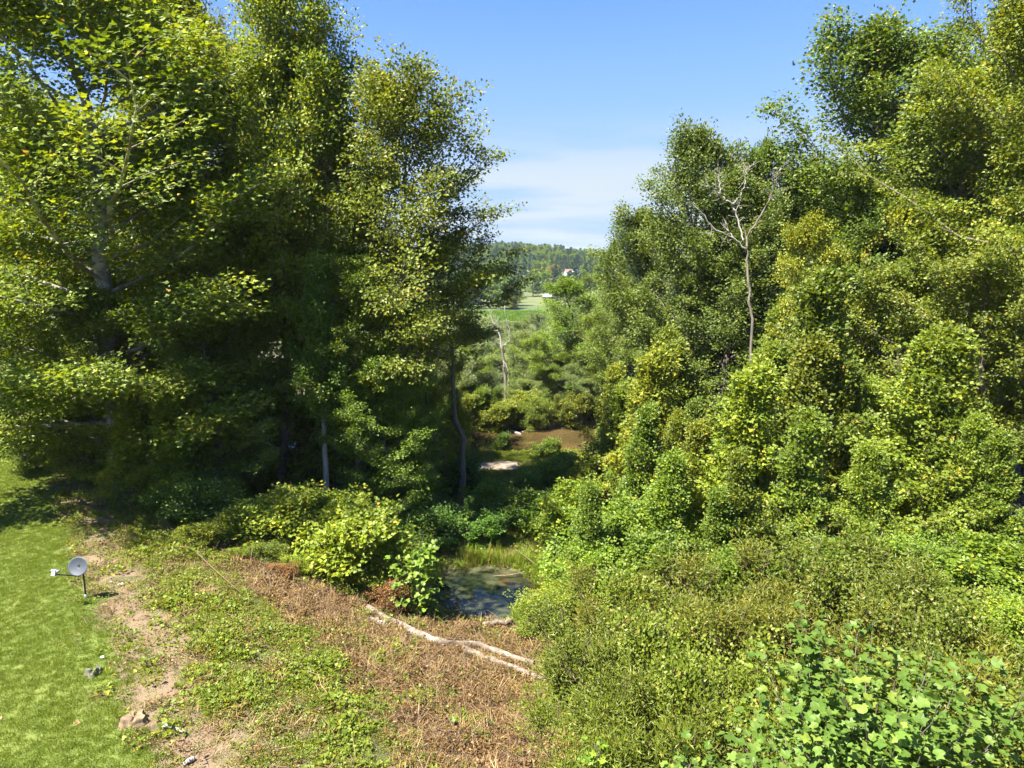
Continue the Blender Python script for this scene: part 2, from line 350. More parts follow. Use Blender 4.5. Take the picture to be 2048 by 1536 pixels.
# ------------------------------------------------------------------ tree growing
SUNWARD = np.array((-.58, -.50, .64))
def grow(seed, H, base, prof, n_prim, e0, e1, n_sec, sec_len, n_spray, spray_r, flat, n_leaf, size, shape, leaf_mat,
         bark, r0=.3, lean=0.0, up=0.8, wob=.25, top_open=0.0, tint_mid=.42, tint_var=.22, sec_draw=True, rag=.5, leader=0, stems=1, spread=0, droop=.25):
    rg = np.random.default_rng(seed)
    woods, S, SA, ST = [], [], [], []
    for st in range(stems):
        a0 = rg.uniform(0, 6.28); n = 14; tt = np.linspace(0, 1, n)
        w = np.cumsum(rg.normal(0, wob / n ** .5, (n, 2)), 0); w -= w[0]
        hs = H * (1 if st == 0 else rg.uniform(.72, .95))
        sp_ = spread * (0 if stems == 1 else 1)
        tr = np.stack([w[:, 0] + lean * tt ** 1.5 + sp_ * math.cos(a0) * tt ** .8, w[:, 1] + sp_ * math.sin(a0) * tt ** .8, hs * tt], -1)
        woods.append((tr, r0 * (1 - tt) ** .8 + r0 * .04 + r0 * .5 * np.exp(-tt * 30)))
        def on(t): return np.array([np.interp(t, tt, tr[:, k]) for k in range(3)])
        az = rg.uniform(0, 6.28)
        for p in range(n_prim):
            t = base + (1 - base) * ((p + rg.uniform(0, .9)) / n_prim)
            t = min(t, .995); f = (t - base) / (1 - base)
            az += 2.4 + rg.normal(0, .35)
            Lp = prof(f) * rg.uniform(rag, 1.25) * (1 + .25 * math.sin(3 * az + seed))
            el_ = R(e0 + (e1 - e0) * f) + rg.normal(0, .10)
            if leader and rg.uniform() < leader: el_ += .55; Lp *= 1.35
            p0 = on(t); m_ = 7
            u = np.linspace(0, 1, m_)
            dirh = np.array((math.cos(az), math.sin(az), 0)); turn = rg.normal(0, .35)
            dh = np.stack([np.cos(az + turn * u), np.sin(az + turn * u), np.zeros(m_)], -1)
            elu = el_ + up * .5 * (u - .3) * (1 if f < .8 else .3)
            seg = dh * np.cos(elu)[:, None] + np.array((0, 0, 1)) * np.sin(elu)[:, None]
            seg += rg.normal(0, .10, seg.shape)
            pts = p0 + np.concatenate([[np.zeros(3)], np.cumsum(seg[:-1], 0)]) * Lp / (m_ - 1)
            rb = max(.012, r0 * .34 * (1 - .75 * t) * min(1, Lp / 4))
            woods.append((pts, rb * (1 - u) ** .8 + .008))
            # secondaries
            for q in range(n_sec):
                s = .22 + .78 * (q + rg.uniform(0, 1)) / n_sec
                s = min(s, .99)
                b0 = np.array([np.interp(s, u, pts[:, k]) for k in range(3)])
                bd = seg[min(int(s * m_), m_ - 1)]
                sg = 1 if q % 2 else -1
                an_ = sg * rg.uniform(.5, 1.1)
                d2 = np.array((bd[0] * math.cos(an_) - bd[1] * math.sin(an_), bd[0] * math.sin(an_) + bd[1] * math.cos(an_), bd[2] * .6 + rg.normal(.05, .2)))
                d2 /= np.linalg.norm(d2)
                Ls = sec_len * (1.15 - .55 * s) * rg.uniform(.6, 1.2) * (.45 + .55 * min(1, Lp / (prof(.35) + 1e-6)))
                e = b0 + d2 * Ls
                if sec_draw: woods.append((np.array([b0, b0 + d2 * Ls * .5 + rg.normal(0, .08, 3), e]), np.array([rb * .4, rb * .25, .006])))
                ct = rg.normal(0, .8)
                for k in range(n_spray):
                    g_ = (k + rg.uniform(.2, 1)) / n_spray
                    S.append(b0 + d2 * Ls * g_ + rg.normal(0, .12, 3)); SA.append(d2); ST.append(ct + rg.normal(0, .4))
            S.append(pts[-1]); SA.append(seg[-1]); ST.append(rg.normal(0, .8))
    S = np.array(S); SA = np.array(SA); ST = np.array(ST); K = len(S)
    rs = spray_r * rg.uniform(.6, 1.25, K)
    cnt = np.maximum(3, (n_leaf * (rs / spray_r) ** 2 * rg.uniform(.5, 1.4, K))).astype(int)
    ix = np.repeat(np.arange(K), cnt); n = len(ix)
    o = norm(rg.normal(0, 1, (n, 3))) * (rg.uniform(0, 1, (n, 1)) ** .45)
    o = o * rs[ix][:, None] * np.array((1, 1, flat)); o += SA[ix] * (rg.uniform(-.3, .9, n) * rs[ix])[:, None]
    rr = np.linalg.norm(o[:, :2], axis=1); o[:, 2] -= droop * rr * rr / np.maximum(rs[ix], .1) * .5
    pos = S[ix] + o
    outw = pos * np.array((1, 1, 0)); outw = outw / np.maximum(np.linalg.norm(outw, axis=1, keepdims=True), .3)
    nr = norm(np.array((0, 0, .30)) + .85 * SUNWARD + .35 * norm(o) + .35 * outw + rg.normal(0, .50, (n, 3)))    # blades turn their faces to the light
    ax = norm(.7 * norm(o) + .5 * SA[ix] + rg.normal(0, .5, (n, 3)) - np.array((0, 0, .25)))
    tint = np.clip(tint_mid + tint_var * ST[ix] * .7 + rg.normal(0, tint_var * .75, n), 0, .93)
    odd = rg.uniform(0, 1, n) > .988; tint[odd] = rg.uniform(.94, 1, odd.sum())
    sz = size * rg.uniform(.65, 1.25, n)
    V, T, tf = leaf_arrays(pos, ax, nr, sz, tint, shape)
    crown = np_mesh('crown', V, T, leaf_mat, tf)
    WV, WQ = tubes(woods, 6)
    wood = np_mesh('trunk', WV, WQ, bark, smooth=True)
    return dict(crown=crown, trunk=wood, H=float(pos[:, 2].max()), W=float(np.percentile(np.hypot(pos[:, 0] - 0, pos[:, 1]), 97)))

def dome(Rm, pk=.35, lo=.45):            # widest at pk of the crown's height
    def f(t):
        if t < pk: return Rm * (lo + (1 - lo) * math.sin(t / pk * math.pi / 2))
        return Rm * max(.10, math.cos((t - pk) / (1 - pk) * math.pi / 2) ** .7)
    return f
def cone(Rm, tip=.08): return lambda t: Rm * (tip + (1 - tip) * (1 - t) ** .85)

PROTO = {}
def proto(name, **kw): PROTO[name] = grow(**kw)
proto('sycamore', seed=11, H=32, base=.10, prof=dome(10, .35, .7), n_prim=66, e0=16, e1=62, n_sec=10, sec_len=3.2, n_spray=3, spray_r=.95, flat=.75, droop=.1,
      n_leaf=84, size=.20, shape=STAR, leaf_mat=M_leaf, bark=M_syc, r0=.42, wob=1.2)
proto('beech', seed=5, H=26, base=.08, prof=dome(7.5, .4, .75), n_prim=66, e0=18, e1=62, n_sec=8, sec_len=2.6, n_spray=3, spray_r=.8, flat=.55, droop=.12,
      n_leaf=55, size=.19, shape=KITE, leaf_mat=M_leaf, bark=M_bark, r0=.36, wob=1.0)
proto('beech_high', seed=6, H=26, base=.42, prof=dome(6.8, .4, .8), n_prim=46, e0=5, e1=60, n_sec=8, sec_len=2.6, n_spray=3, spray_r=.85, flat=.4, droop=.15,
      n_leaf=52, size=.19, shape=KITE, leaf_mat=M_leaf, bark=M_bark, r0=.30, wob=1.0)
proto('poplar', seed=23, H=28, base=.16, prof=dome(6.5, .45, .6), n_prim=50, e0=25, e1=70, n_sec=7, sec_len=2.4, n_spray=3, spray_r=.85, flat=.65,
      n_leaf=66, size=.20, shape=KITE, leaf_mat=M_leaf, bark=M_bark, r0=.38, wob=.8)
proto('oak', seed=31, H=19, base=.2, prof=dome(6.0, .5, .7), n_prim=26, e0=15, e1=60, n_sec=7, sec_len=2.2, n_spray=3, spray_r=.75, flat=.7,
      n_leaf=60, size=.19, shape=KITE, leaf_mat=M_leaf, bark=M_bark, r0=.3, wob=1.0)
proto('oak_high', seed=35, H=20, base=.70, prof=dome(6.6, .45, .8), n_prim=26, e0=-8, e1=60, n_sec=8, sec_len=2.4, n_spray=3, spray_r=.75, flat=.4,
      n_leaf=36, size=.19, shape=KITE, leaf_mat=M_leaf, bark=M_bark, r0=.28, wob=1.0)
proto('sapling', seed=41, H=9, base=.05, prof=cone(2.7, .04), n_prim=50, e0=28, e1=74, rag=.3, leader=.16, droop=.05, n_sec=8, sec_len=1.1, n_spray=2, spray_r=.40, flat=.8,
      n_leaf=26, size=.17, shape=STAR, leaf_mat=M_leaf, bark=M_bark, r0=.09, wob=.4)
proto('sapling_b', seed=43, H=8.5, base=.04, prof=cone(2.8, .08), n_prim=48, e0=32, e1=74, rag=.25, leader=.2, droop=.05, n_sec=8, sec_len=1.15, n_spray=2, spray_r=.38, flat=.9,
      n_leaf=27, size=.15, shape=KITE, leaf_mat=M_leaf, bark=M_bark, r0=.08, wob=.5, stems=1)
proto('willow', seed=47, H=11, base=.06, prof=dome(4.2, .45, .6), n_prim=36, e0=20, e1=65, n_sec=7, sec_len=1.7, n_spray=3, spray_r=.6, flat=.8,
      n_leaf=60, size=.26, shape=NARROW, leaf_mat=M_silver, bark=M_bark, r0=.13, wob=.6, tint_mid=.5)
proto('bush', seed=53, H=2.9, base=.03, prof=dome(1.5, .35, .8), n_prim=15, e0=30, e1=70, n_sec=6, sec_len=.75, n_spray=2, spray_r=.30, flat=.7,
      n_leaf=26, size=.13, shape=KITE, leaf_mat=M_leaf, bark=M_bark, r0=.035, wob=.2, stems=3, spread=.9)
proto('bush_b', seed=57, H=2.6, base=.03, prof=dome(1.8, .4, .85), n_prim=12, e0=10, e1=60, n_sec=6, sec_len=.75, n_spray=2, spray_r=.32, flat=.8,
      n_leaf=34, size=.09, shape=KITE, leaf_mat=M_leaf, bark=M_bark, r0=.03, wob=.2, stems=3, spread=.9)
proto('thicket', seed=61, H=2.3, base=.02, prof=dome(.85, .5, .6), n_prim=9, e0=35, e1=75, n_sec=5, sec_len=.55, n_spray=2, spray_r=.26, flat=1.0,
      n_leaf=22, size=.13, shape=NARROW, leaf_mat=M_olive, bark=M_twig, r0=.012, wob=.2, stems=6, spread=1.3, droop=.1)
proto('thicket_b', seed=67, H=1.9, base=.02, prof=dome(.8, .5, .7), n_prim=9, e0=30, e1=75, n_sec=5, sec_len=.5, n_spray=2, spray_r=.26, flat=1.0,
      n_leaf=26, size=.065, shape=KITE, leaf_mat=M_olive, bark=M_twig, r0=.012, wob=.2, stems=6, spread=1.2, droop=.1)
proto('far_tree', seed=71, H=14, base=.12, prof=dome(5, .45, .7), n_prim=18, e0=10, e1=60, n_sec=4, sec_len=2.2, n_spray=2, spray_r=1.2, flat=.7,
      n_leaf=26, size=.55, shape=KITE, leaf_mat=M_leaf, bark=M_bark, r0=.25, sec_draw=False)
proto('far_pine', seed=73, H=16, base=.10, prof=cone(3.4, .05), n_prim=26, e0=-5, e1=20, n_sec=3, sec_len=1.1, n_spray=2, spray_r=.7, flat=.5,
      n_leaf=16, size=.5, shape=KITE, leaf_mat=M_conif, bark=M_bark, r0=.22, sec_draw=False)
print('tris', {k: (len(p['crown'].polygons), len(p['trunk'].polygons) * 2, round(p['H'], 1), round(p['W'], 1)) for k, p in PROTO.items()},
      sum(len(p['crown'].polygons) + len(p['trunk'].polygons) * 2 for p in PROTO.values()))

RNG = random.Random(4)
def tree(kind, name, cat, label, u, d, vtop, wpx=None, rot=None, color=(1, 1, 1), group=None, lean=(0, 0), zoff=0.0, mat=None, bark=None):
    """a tree standing on the ground on the bearing of photo column u, d metres out, its top at photo row vtop"""
    pr = PROTO[kind]
    k = P(u, 768, d); x = k[0]
    # distance along the ground such that the crown's middle lies at view depth d
    y = d * math.cos(PITCH)
    z = float(height(x, y)) + zoff
    s_ = (768 - vtop) / F
    ztop = CAMZ + d * (-math.sin(PITCH) + s_ * math.cos(PITCH))
    sz = max(.2, (ztop - z) / pr['H'])
    sx = sz if wpx is None else (wpx / 2 / F * d) / pr['W']
    sx = min(sx, sz * (1.25 if kind in ('sapling', 'sapling_b') else 1.6))
    e = bpy.data.objects.new(name, None); link(e); e.location = (x, y, z - .05); e.empty_display_size = .3
    if kind in ('sapling', 'sapling_b', 'bush', 'bush_b', 'willow'): lean = (RNG.gauss(0, .07), RNG.gauss(0, .07))
    e.rotation_euler = (lean[0], lean[1], (RNG.uniform(-.7, .7) if rot is None else (rot % 1.4) - .7)); e.scale = (sx, sx, sz)
    tag(e, label, cat, group)
    for part in ('trunk', 'crown'):
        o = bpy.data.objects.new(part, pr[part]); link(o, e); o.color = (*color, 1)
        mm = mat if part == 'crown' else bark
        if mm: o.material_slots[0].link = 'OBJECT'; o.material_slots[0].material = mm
    return e

exec_trees = True
YG = (1.1, 1.05, .8); SHADE_LIFT = (1.15, 1.15, .85); BL = (.75, .95, 1.2); YL = (1.3, 1.15, .8); LG = (1.05, 1.1, 1.1)  # second tint is brightened to offset the shade deep in the woods
T = tree
# ---- left wood
T('sycamore', 'sycamore_tree', 'tree', 'tall sycamore at the lawn edge, its mottled trunk rising out of the picture', 240, 38, -190, 900, 2.0, LG)
T('sycamore', 'sycamore_tree', 'tree', 'sycamore behind the lawn with pale bare limbs arching against the sky at the top', 430, 50, -40, 420, 4.4, (1.1, 1.05, .9))
T('oak', 'lone_tree', 'tree', 'tree standing on the lawn just outside the left edge, its shadow in view', -500, 28.5, 480, 260, .6, (1.1, 1.05, .9))
T('beech', 'understory_tree', 'tree', 'leafy young tree under the tall sycamore, hiding the lower part of its trunk', 215, 38.5, 560, 440, 2.6, LG)
T('oak', 'understory_tree', 'tree', 'full young tree at the left edge in front of the silvery one', 40, 45, 380, 420, 1.6, LG)
T('beech', 'understory_tree', 'tree', 'green young tree right of the sycamore trunk with light sprays over the dark gap', 420, 40, 560, 330, .9, (1.0, 1.1, .9))
T('beech_high', 'beech_tree', 'tree', 'dark layered beech between the sycamore and the slim grey trunk', 555, 45, -50, 440, 1.1, SHADE_LIFT)
T('poplar', 'tall_tree', 'tree', 'narrow pointed tree rising just left of the open sky', 680, 45, 75, 340, 3.0, (.85, .95, .8))
T('beech_high', 'beech_tree', 'tree', 'spreading tree whose layered branches reach furthest into the open sky from the left', 765, 42.5, 145, 500, 5.2, (1.05, 1.0, .75))
T('beech_high', 'beech_tree', 'tree', 'dark tree in front of the left wood beside the slim grey trunk', 690, 41.5, 500, 300, .4, (1.0, 1.15, .85))
T('oak_high', 'leaning_tree', 'tree', 'olive tree with a long limb stretched out in front of the far hills', 920, 47, 430, 370, 2.6, (1.1, 1.0, .6))
T('oak', 'mid_tree', 'tree', 'olive-green tree at the right edge of the left wood, in front of the river', 852, 50, 610, 170, 1.9, (1.2, 1.15, .75))
T('sapling_b', 'sapling', 'tree', 'yellowish sapling between the left wood and the river, below the overhanging limb', 905, 61, 770, 120, 1.9, (1.3, 1.2, .75))
T('oak', 'yellowing_tree', 'tree', 'yellow-green tree below the overhanging limb, left of the bleached snag', 850, 62, 590, 180, 1.0, YL)
T('beech_high', 'beech_tree', 'tree', 'shaded tree deep in the left wood behind the sycamore trunk', 380, 55, 60, 500, 0.2, SHADE_LIFT)
T('poplar', 'tall_tree', 'tree', 'shaded tree at the back of the left wood behind the beech', 520, 62, 120, 420, 0.9, SHADE_LIFT)
T('oak', 'pale_tree', 'tree', 'silvery pale-leaved tree above the far end of the lawn at the left edge', 30, 48, 560, 420, 0.9, (1, 1, 1), mat=M_silver)
T('sapling', 'sycamore_sapling', 'tree', 'light sycamore sapling leaning over the far corner of the lawn', 235, 36.0, 800, 300, 0.9, (1.4, 1.35, 1.0))
T('sapling', 'sycamore_sapling', 'tree', 'light sycamore sapling right of the one over the lawn corner', 345, 36.5, 770, 280, 0.2, (1.2, 1.3, .95))
T('sapling_b', 'sapling', 'tree', 'pale sapling at the far end of the lawn, at the left edge', 60, 42.5, 760, 300, 0.2, (1.1, 1.2, 1.0), mat=M_silver)
T('sapling_b', 'sapling', 'tree', 'green sapling at the far end of the lawn under the big sycamore', 140, 40, 740, 300, 1.2, (1.0, 1.15, .9))
T('beech', 'beech_tree', 'tree', 'low dark tree between the slim grey trunk and the track by the river', 760, 41, 650, 260, 3.3, (.9, 1.1, .85))
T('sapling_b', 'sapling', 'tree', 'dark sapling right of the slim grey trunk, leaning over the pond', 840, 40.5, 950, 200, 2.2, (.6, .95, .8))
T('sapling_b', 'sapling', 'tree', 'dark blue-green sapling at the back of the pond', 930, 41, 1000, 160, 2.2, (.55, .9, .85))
for u_, d_, v_, w_, w in [(180, 58, 300, 500, 'behind the sycamore trunk on its left'), (600, 60, 300, 420, 'behind the slim grey trunk'), (560, 74, 440, 360, 'behind the spreading layered tree'),
                          (440, 68, 350, 500, 'in the darkest gap of the wood'), (60, 64, 200, 500, 'near the left edge behind the silvery tree')]:
    T('beech_high', 'wood_tree', 'tree', 'shaded tree deep in the left wood, ' + w, u_, d_, v_, w_, None, SHADE_LIFT, 'trees filling the depth of the left wood')
# ---- right wood
T('poplar', 'tulip_tree', 'tree', 'tallest tulip tree right of the sky gap, its rounded top standing free against the blue', 1735, 56, 42, 420, 0.5, (.85, 1.0, .95))
T('sycamore', 'tall_tree', 'tree', 'huge leafy tree cut off by the right edge of the picture', 2085, 41, -170, 560, 1.5, YG, bark=M_bark)
T('poplar', 'tulip_tree', 'tree', 'full-leaved tree between the tallest tulip tree and the right edge', 1900, 50, 140, 380, 3.5, (1.05, 1.05, .85))
T('poplar', 'tulip_tree', 'tree', 'round-headed tree standing at the right side of the sky gap', 1385, 63, 245, 240, 1.2, (.9, 1.0, .8))
T('oak', 'open_tree', 'tree', 'thin-crowned tree with small tufts of leaves right of the round-headed one', 1540, 62, 270, 260, 2.2, (.8, .95, .9))
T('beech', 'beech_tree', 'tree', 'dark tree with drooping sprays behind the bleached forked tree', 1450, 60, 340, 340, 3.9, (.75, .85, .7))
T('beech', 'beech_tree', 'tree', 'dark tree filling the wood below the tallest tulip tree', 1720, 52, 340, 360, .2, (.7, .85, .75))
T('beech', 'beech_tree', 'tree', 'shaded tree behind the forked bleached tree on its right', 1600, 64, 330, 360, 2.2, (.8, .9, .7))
T('oak', 'maple_tree', 'tree', 'light yellowish tree in front of the dark wood right of the forked tree', 1625, 47, 415, 250, 2.9, (1.5, 1.3, .9))
T('poplar', 'tulip_tree', 'tree', 'low leafy tree at the left end of the right wood by the far hills', 1290, 70, 400, 210, 5, (.9, 1.0, .75))
T('oak', 'small_tree', 'tree', 'small bobbled crown poking above the far hills at the right wood', 1235, 76, 470, 100, 1, (.95, 1.05, .8))
T('oak', 'tall_tree', 'tree', 'dense tree below the huge one at the right edge', 2010, 39, 480, 420, 1, YG)
T('oak', 'tall_tree', 'tree', 'dense mid-height tree in front of the dark trunks on the right', 1830, 44, 500, 330, 2.4, (1.1, 1.1, .8))
for u_, d_, v_, w_, w in [(1980, 62, 60, 500, 'behind the tree between tulip tree and edge'), (1820, 68, 200, 420, 'behind the tallest tulip tree'), (1500, 74, 400, 380, 'behind the bleached forked tree'),
                          (1660, 74, 350, 400, 'behind the light yellowish maple'), (2100, 56, 100, 500, 'at the very right edge')]:
    T('beech', 'wood_tree', 'tree', 'shaded tree deep in the right wood, ' + w, u_, d_, v_, w_, None, SHADE_LIFT, 'trees filling the depth of the right wood')
# ---- bank of young trees on the right
SAP = [
 ('sapling', 'pointed bright green sapling with the highest tip on the right bank', 1660, 41, 520, 230, LG),
 ('sapling', 'yellow-flecked sapling above the river, left end of the right bank', 1290, 45, 680, 230, YL),
 ('sapling', 'light sycamore sapling with broad leaves in the middle of the right bank', 1450, 37, 700, 260, (1.5, 1.5, 1.1)),
 ('sapling_b', 'olive sapling between the broad-leaved one and the yellowish maple', 1560, 42, 640, 260, (1.1, 1.0, .6)),
 ('sapling_b', 'full sapling below the dark trunks on the right bank', 1790, 38, 640, 330, (1.15, 1.15, .8)),
 ('sapling', 'tall sapling with glinting leaves near the right edge', 1930, 36, 640, 320, (1.1, 1.1, .8)),
 ('sapling_b', 'broad sapling in the middle of the right bank, flecked with yellow leaves', 1400, 38, 830, 300, (1.35, 1.2, .8)),
 ('sapling', 'green sapling spreading over the dark hollow of the right bank', 1600, 35, 800, 330, (1.0, 1.1, .8)),
 ('sapling_b', 'low sapling with light leaves left of the dark hollow', 1320, 35, 900, 280, (1.0, 1.15, .8)),
 ('sapling_b', 'wide sapling on the lower right bank above the tall weeds', 1760, 33, 880, 340, (1.05, 1.1, .75)),
 ('sapling', 'sapling at the right edge, lit from the left', 2030, 33, 860, 300, (1.05, 1.15, .8)),
 ('sapling_b', 'sapling with dark gaps under it at the foot of the right bank', 1480, 33, 960, 280, (.95, 1.1, .75)),
 ('sapling_b', 'rounded sapling overhanging the river on the right', 1210, 58, 800, 150, (.95, 1.05, .8)),
 ('sapling', 'slender sapling between the river and the yellow-flecked one', 1250, 50, 740, 170, (1.0, 1.1, .8)),
 ('sapling_b', 'sapling in front of the small bobbled crown', 1370, 52, 660, 230, (1.1, 1.1, .7)),
 ('sapling', 'sapling in front of the forked bleached tree', 1500, 49, 670, 240, (1.05, 1.1, .8)),
 ('sapling_b', 'leafy sapling below the light yellowish maple', 1700, 44, 640, 230, (1.2, 1.15, .8)),
 ('sapling_b', 'sapling right of the river shallows with pale leaves', 1160, 47, 930, 150, (1.2, 1.2, 1.0)),
]
rs_ = random.Random(12)
for q_ in range(34):
    d_ = 33 + 24 * (q_ / 33) + rs_.uniform(-1, 1); t_ = rs_.random()
    u_ = 1170 + 25 * (q_ / 33) + t_ * (900 - 250 * q_ / 33)
    v_ = {0: 960, 1: 830, 2: 740, 3: 690}[min(3, q_ * 4 // 34)] - 110 * t_ + rs_.uniform(-50, 40)
    T(rs_.choice(('sapling', 'sapling_b')), 'young_tree', 'tree', 'slender young tree growing in among the saplings of the right bank', u_, d_, v_, None, None,
      rs_.choice(((1.1, 1.15, .85), (1.3, 1.2, .8), (.9, 1.05, .75), (1.2, 1.3, 1.0), (1.0, 1.0, .6))), 'young trees on the right bank')
for k_, lb, u_, d_, v_, w_, c_ in SAP: T(k_, 'sapling', 'tree', lb, u_, d_, v_, w_, None, c_, 'young trees on the right bank')
# ---- across the river
rs0 = random.Random(3)
FARB = [
 ('oak', 'dark-centred tree standing in the middle beyond the river', 1150, 84, 548, 210, (.85, 1.05, .75)),
 ('willow', 'greyish willow beyond the river left of the bleached snag', 950, 93, 612, 170, (1, 1, 1)),
 ('willow', 'greyish willow with wispy top right of the dark-centred tree', 1265, 96, 548, 220, (1, .95, .8)),
 ('willow', 'pale willow leaning over the far bank below the snag', 975, 83, 735, 130, (.9, 1, .8)),
 ('willow', 'willow between the snag and the dark-centred tree', 1065, 88, 650, 130, (1.05, 1, .8)),
 ('oak', 'yellow-green tree right of the dark-centred tree', 1250, 82, 640, 150, YG),
 ('willow', 'pale green shrubby willow at the left end of the visible far bank', 905, 80, 690, 140, (1.1, 1.05, .7)),
 ('sapling_b', 'small bush with drooping boughs over the mud of the far bank', 1060, 80, 800, 130, (1.1, 1.1, .8)),
 ('oak', 'rounded tree above the far bank at the right end of the river', 1135, 80, 700, 110, (.8, .95, .75)),
 ('sapling_b', 'olive bush over dark water at the left end of the river', 880, 80, 790, 130, (1.2, 1.1, .7)),
 ('sapling_b', 'bush over the water left of the driftwood', 955, 80, 805, 110, (1.0, 1.05, .8)),
 ('willow', 'wispy willow in the second row beyond the river', 1330, 110, 590, 160, (1, .95, .75)),
]
FARB += [
 ('willow', 'tall wispy willow in the third row, just right of the crop strip', 1200, 125, 575, 170, (1.05, 1, .8)),
 ('oak', 'leafy crown in front of the wispy willows, right of centre', 1310, 90, 640, 170, (1.05, 1.1, .7)),
 ('willow', 'willow closing the gap left of the crop strip', 905, 110, 625, 160, (1.0, 1, .85)),
 ('willow', 'low willow in front of the crop strip', 1000, 130, 645, 150, (1.0, .98, .8)),
 ('willow', 'low wide willow behind the snag', 1040, 105, 672, 170, (1.0, 1.0, .85)),
 ('sapling_b', 'rounded bush above the driftwood on the far bank', 1020, 81, 760, 130, (.95, 1.05, .75)),
 ('sapling_b', 'bright bush on the far bank right of the driftwood', 1095, 80, 745, 120, (1.2, 1.2, .8)),
 ('sapling_b', 'olive bush on the far bank below the leftmost willow', 925, 79, 760, 130, (1.2, 1.1, .7)),
 ('oak', 'broad tree at the right end of the far bank', 1195, 79, 690, 140, (1.0, 1.1, .75)),
 ('oak', 'fresh green tree between the dark-centred tree and the driftwood', 1085, 81, 665, 130, (1.0, 1.15, .8)),
 ('oak', 'light green tree on the far bank right of the dark-centred tree', 1215, 80, 615, 170, (1.1, 1.2, .8)),
 ('oak', 'leafy green tree on the far bank left of the snag', 930, 82, 690, 140, (1.0, 1.15, .8)),
 ('willow', 'pale willow directly below the crop strip, left of its middle', 1010, 160, 636, 110, (1.0, 1.0, .85)),
 ('willow', 'pale willow directly below the crop strip, right of its middle', 1075, 170, 622, 110, (1.05, 1.0, .8)),
 ('willow', 'small willow between the crop strip and the overhanging limb', 955, 165, 630, 100, (.95, 1.0, .85)),
 ('willow', 'olive willow rising between the snag and the shed', 1045, 120, 655, 110, (1.05, 1.0, .75)),
 ('willow', 'low willow in front of the dark-centred tree', 1110, 82, 700, 120, (1.15, 1.1, .8)),
]
for q_ in range(44):
    row = q_ % 6; d_ = (80, 86, 94, 106, 124, 146)[row] + rs0.uniform(-2, 2); v_ = (765, 715, 680, 655, 640, 636)[row] + rs0.uniform(-18, 25)
    u_ = 850 + (q_ // 6) * 62 + rs0.uniform(-22, 22) + (row % 2) * 30
    if u_ > 1130: v_ -= 45
    T(rs0.choice(('willow', 'willow', 'sapling_b', 'willow')), 'riverside_tree', 'tree', 'pale small tree in the thicket that fills the flat land beyond the river', u_, d_, v_, 8200 / d_ + 20, None,
      rs0.choice(((1.05, 1.05, .8), (1.2, 1.15, .8), (.9, 1.0, .8), (1.25, 1.2, .7))), 'trees beyond the river')
for q_ in range(16):
    T(rs0.choice(('bush', 'bush_b', 'sapling_b')), 'riverside_bush', 'bush', 'green bush overhanging the far bank of the river', 868 + q_ * 18 + rs0.uniform(-8, 8), 76.4 + rs0.uniform(-.4, 2.5), 788 + rs0.uniform(-35, 25), rs0.uniform(55, 95), None,
      rs0.choice(((1.1, 1.15, .8), (.85, 1.0, .75), (1.2, 1.1, .7))), 'bushes overhanging the far bank')
for q_ in range(20):
    d_ = 40 + q_ * .9
    T(rs0.choice(('sapling_b', 'sapling')), 'undergrowth_tree', 'tree', 'shaded young tree in the undergrowth of the left wood', 30 + (q_ * 373) % 790, d_ + 1.5, 760 + rs0.uniform(-130, 60), 260, None, (1.15, 1.25, .9), 'undergrowth of the left wood')
for k_, lb, u_, d_, v_, w_, c_ in FARB: T(k_, 'riverside_tree', 'tree', lb, u_, d_, v_, w_, None, c_, 'trees beyond the river')
